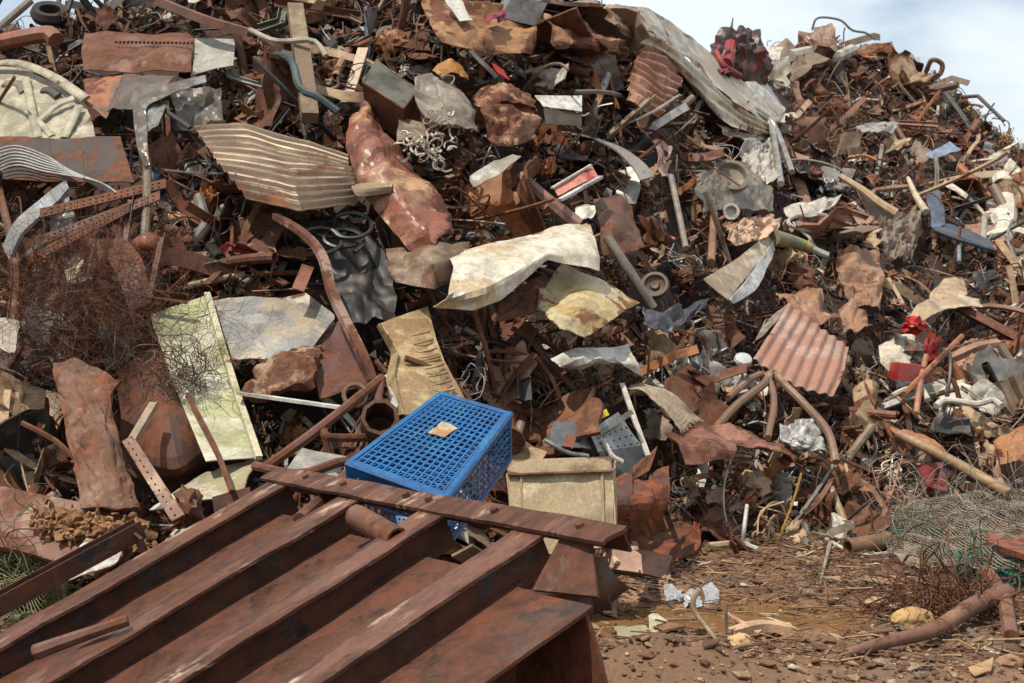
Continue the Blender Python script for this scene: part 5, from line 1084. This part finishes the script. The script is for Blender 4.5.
# things that stand up against the sky along the right shoulder
SKY = [('steel_rod', 'thin rod', 'rod', 'loose rods on the heap', 1.5), ('sheet_scrap', 'folded sheet scrap', 'sheet scrap', 'torn sheets on the skyline', 1.), ('wire_coil', 'loose wire coil', 'wire coil', 'wire coils on the skyline', 1.1), ('metal_strip', 'twisted metal strip', 'metal strip', 'metal strips on the skyline', 1.1), ('metal_chunk', 'crumpled metal chunk', 'metal chunk', 'crumpled chunks on the skyline', .7)]
for i in range(170):
    px = rr.uniform(655, 1060) if i > 22 else rr.uniform(-10, 135)
    K = rr.choice(SKY[1:] if i % 8 else SKY)
    put(K[0], K[1] + ' on the skyline', K[2], K[3] if K[0] != 'steel_rod' else 'rods on the skyline', K[4], px, sky_row(px) + rr.uniform(-3, 5), rr.uniform(13, 32) if i > 22 else rr.uniform(18, 34), rr.uniform(-.2, .3), up=1 if rr.random() < .3 else 0)
# ------------------------------------------------------------------ small debris nobody could count
dm = [M(c, .45, None, .7, 0., 5., bump=.3) for c in ((68, 46, 34), (102, 66, 44), (134, 84, 50), (42, 35, 31), (156, 128, 100), (124, 116, 108), (140, 104, 84))]
dm.append(M((204, 194, 178), .1, None, .6)); dm.append(M((172, 170, 166), .1, None, .4, .5))
mb = MB()
for i in range(19000):
    px = rr.uniform(-60, 1085); sr, br = sky_row(px), base_row(px); py = rr.uniform(max(-40, sr + 2), br + 6)
    d = D(px, py)
    if masked(px, py, 6, d) > 4: continue
    right = px > 640
    s = rr.uniform(2.5, 9.5) * (0.8 if right else 1.2) * d / F
    c = P(px, py, d - rr.uniform(-.17, .05))
    a = Vector((rr.gauss(0, 1), rr.gauss(0, 1), rr.gauss(0, 1))).normalized(); b = a.orthogonal().normalized(); b = Matrix.Rotation(rr.uniform(0, 6.28), 3, a) @ b; n3 = a.cross(b)
    mi = rr.choices(range(9), (11, 16, 11, 9, 11, 7, 13, 3, 3) if right else (19, 17, 9, 17, 4, 7, 6, 1.5, 2))[0]
    t = rr.random()
    if t < .5:        # bent flake
        L, W = s * rr.uniform(.7, 1.5), s * rr.uniform(.3, .8); k = rr.uniform(-.5, .5) * W; th = n3 * .006
        v = [c - a * L - b * W + n3 * k, c - a * L * rr.uniform(.5, 1.1) + b * W * .1, c - a * L * rr.uniform(.4, 1) + b * W + n3 * k, c + a * L * rr.uniform(.6, 1) - b * W * rr.uniform(.5, 1) + n3 * k, c + a * L + b * W * .1, c + a * L * rr.uniform(.5, 1) + b * W * rr.uniform(.4, 1) + n3 * k]
        v += [p + th for p in v]
        f = [(0, 3, 4, 1), (1, 4, 5, 2), (6, 7, 10, 9), (7, 8, 11, 10), (0, 6, 9, 3), (2, 5, 11, 8), (0, 1, 7, 6), (1, 2, 8, 7), (3, 9, 10, 4), (4, 10, 11, 5)]
        mb.add(v, f, mi)
    elif t < .82:     # stick or wire
        L = s * rr.uniform(1.5, 4); r_ = s * rr.uniform(.05, .16); k = b * rr.uniform(-.4, .4) * L
        mb.add(*tube([c - a * L, c + k * .7, c + a * L * .5 + k, c + a * L], r_, 4), mi)
    else:             # nugget
        v = [c + Vector((rr.gauss(0, 1), rr.gauss(0, 1), rr.gauss(0, 1))).normalized() * s * rr.uniform(.5, 1) * .8 for _ in range(4)]
        v = [c + (a * x + b * y + n3 * z) * s * rr.uniform(.4, .8) for x, y, z in ((1, 0, 0), (-1, 0, 0), (0, 1, 0), (0, -1, 0), (0, 0, 1), (0, 0, -1))]
        mb.add(v, [(0, 2, 4), (2, 1, 4), (1, 3, 4), (3, 0, 4), (2, 0, 5), (1, 2, 5), (3, 1, 5), (0, 3, 5)], mi)
o = link('small_debris', mb.v, mb.f, dm, origin=(0, 0, 0), smooth=False, mi=mb.mi); tag(o, 'small rusty flakes, wires and bits strewn all over the heap', 'debris', kind='stuff')
# litter on the dirt
gm_ = [M(c, 0., None, .95, 0., 9., bump=.4) for c in ((150, 112, 80), (124, 84, 60), (184, 146, 108), (104, 70, 52), (206, 176, 138))]
mb = MB()
for i in range(12000):
    y = rr.uniform(4.6, 8.9); x = rr.uniform(.2 if y < 7 else -.2, .42 * y + .3)
    s = min(.013, math.exp(rr.gauss(-5.3, .65))); z = max(-.05, ground_z(x, y)); c = Vector((x, y, z + s * .2))
    e = ((x - .93) / .5) ** 2 + ((y - 6.55) / .26) ** 2
    if e < 1 and rr.random() < .95: continue
    v = [c + Vector((px_ * s * rr.uniform(.6, 1.2), py_ * s * rr.uniform(.6, 1.2), pz_ * s * rr.uniform(.4, .8))) for px_, py_, pz_ in ((1, 0, 0), (0, 1, 0), (-1, 0, 0), (0, -1, 0), (.6, .6, .8), (-.6, .6, .8), (-.6, -.6, .8), (.6, -.6, .8))]
    mb.add(v, [(4, 5, 6, 7), (0, 1, 4), (1, 5, 4), (1, 2, 5), (2, 6, 5), (2, 3, 6), (3, 7, 6), (3, 0, 7), (0, 4, 7)], rr.choices(range(5), (30, 26, 18, 18, 5))[0])
o = link('gravel', mb.v, mb.f, gm_, origin=(0, 0, 0), smooth=False, mi=mb.mi); tag(o, 'small stones and clods scattered over the dirt', 'gravel', kind='stuff')
mb = MB()
for i in range(2600):
    y = rr.uniform(5.6, 8.7); x = rr.uniform(.35, .42 * y + .3)
    if y < 6.6 and rr.random() < .6: continue
    L = rr.uniform(.02, .13); a = rr.gauss(0, .7); z = max(-.05, ground_z(x, y)) + rr.uniform(.004, .03)
    d3 = Vector((math.cos(a), math.sin(a), rr.gauss(0, .15))); c = Vector((x, y, z)); k = Vector((rr.gauss(0, .15), rr.gauss(0, .15), rr.gauss(0, .1))) * L
    mb.add(*tube([c - d3 * L, c + k, c + d3 * L], rr.uniform(.0015, .005), 4), rr.choices(range(5), (22, 30, 12, 26, 4))[0])
gm2 = [M(c, 0., None, .95, 0., 9., bump=.2) for c in ((150, 114, 84), (124, 88, 66), (182, 148, 112), (92, 66, 52), (214, 194, 164))]
o = link('twig_litter', mb.v, mb.f, gm2, origin=(0, 0, 0), smooth=False, mi=mb.mi); tag(o, 'thin twigs, straw and rusty wire ends littering the dirt', 'litter', kind='stuff')
fm_ = [M(c, .3, None, .85, 0., 9., bump=.3) for c in ((128, 92, 66), (104, 72, 54), (160, 130, 100), (120, 112, 102), (196, 180, 156))]
mb = MB()
for i in range(1500):
    y = rr.uniform(5.4, 8.8); x = rr.uniform(.3, .42 * y + .3); z = max(-.045, ground_z(x, y)); s = math.exp(rr.gauss(-3.9, .5)); c = Vector((x, y, z + .008))
    e = ((x - .93) / .5) ** 2 + ((y - 6.55) / .26) ** 2
    if e < 1 and rr.random() < .8: continue
    n3 = Vector((rr.gauss(0, .25), rr.gauss(0, .25), 1)).normalized(); a = n3.orthogonal().normalized(); a = Matrix.Rotation(rr.uniform(0, 6.28), 3, n3) @ a; b = n3.cross(a); n = rr.randint(4, 6)
    lo_ = [c + (a * math.cos(6.283 * q / n) * s * rr.uniform(.6, 1.5) + b * math.sin(6.283 * q / n) * s * rr.uniform(.3, .8)) for q in range(n)]
    hi_ = [p + n3 * (.004 + s * .12 * rr.random()) for p in lo_]
    mb.add(lo_ + hi_ + [c + n3 * (.01 + s * .2)], [(q, (q + 1) % n, n + (q + 1) % n, n + q) for q in range(n)] + [(n + q, n + (q + 1) % n, 2 * n) for q in range(n)], rr.choices(range(5), (30, 28, 18, 12, 5))[0])
o = link('flattened_scrap', mb.v, mb.f, fm_, origin=(0, 0, 0), smooth=False, mi=mb.mi); tag(o, 'flattened scraps and flakes trodden into the dirt', 'litter', kind='stuff')
for o in list(bpy.data.objects):
    if '_o' in o: del o['_o']
# ------------------------------------------------------------------ light, sky
SUN = Vector((-.34, -.25, .95)).normalized()
sd_ = bpy.data.lights.new('sun', 'SUN'); so = bpy.data.objects.new('sun', sd_); COL.objects.link(so)
sd_.energy = 5.0; sd_.angle = math.radians(.6); sd_.color = (1, .92, .78)
so.rotation_mode = 'QUATERNION'; so.rotation_quaternion = SUN.to_track_quat('Z', 'Y'); so.location = (-4, -4, 12)
W = bpy.data.worlds.new('World'); SC.world = W; W.use_nodes = True
N = W.node_tree.nodes; L = W.node_tree.links; bg = N['Background']
sk = N.new('ShaderNodeTexSky'); sk.sky_type = 'NISHITA'; sk.sun_disc = False
sk.sun_elevation = math.asin(SUN.z); sk.sun_rotation = math.atan2(SUN.x, SUN.y); sk.air_density = 1.; sk.dust_density = .6; sk.altitude = 50; sk.ozone_density = 3.5
tc = N.new('ShaderNodeTexCoord'); mp = N.new('ShaderNodeMapping'); mp.inputs['Scale'].default_value = (1.6, 1.6, 4.5); L.new(tc.outputs['Generated'], mp.inputs['Vector'])
nz = N.new('ShaderNodeTexNoise'); nz.inputs['Scale'].default_value = 1.9; nz.inputs['Detail'].default_value = 7; nz.inputs['Roughness'].default_value = .52; nz.inputs['Distortion'].default_value = .3; L.new(mp.outputs['Vector'], nz.inputs['Vector'])
rm = N.new('ShaderNodeMapRange'); rm.interpolation_type = 'SMOOTHSTEP'; rm.inputs['From Min'].default_value = .22; rm.inputs['From Max'].default_value = .58; L.new(nz.outputs['Fac'], rm.inputs['Value'])
mx = N.new('ShaderNodeMix'); mx.data_type = 'RGBA'; L.new(rm.outputs['Result'], mx.inputs['Factor']); L.new(sk.outputs['Color'], mx.inputs['A']); mx.inputs['B'].default_value = (7.8, 8.5, 8.9, 1)
L.new(mx.outputs['Result'], bg.inputs['Color']); bg.inputs['Strength'].default_value = .118
SC.render.engine = 'CYCLES'
vs = SC.view_settings; vs.view_transform = 'Standard'; vs.look = 'None'; vs.exposure = 0.; vs.gamma = 1.
SC.render.resolution_x = 1024; SC.render.resolution_y = 683
print('LABEL repeats', sum(1 for v in LABS.values() if v > 1), 'objects', len(bpy.data.objects))
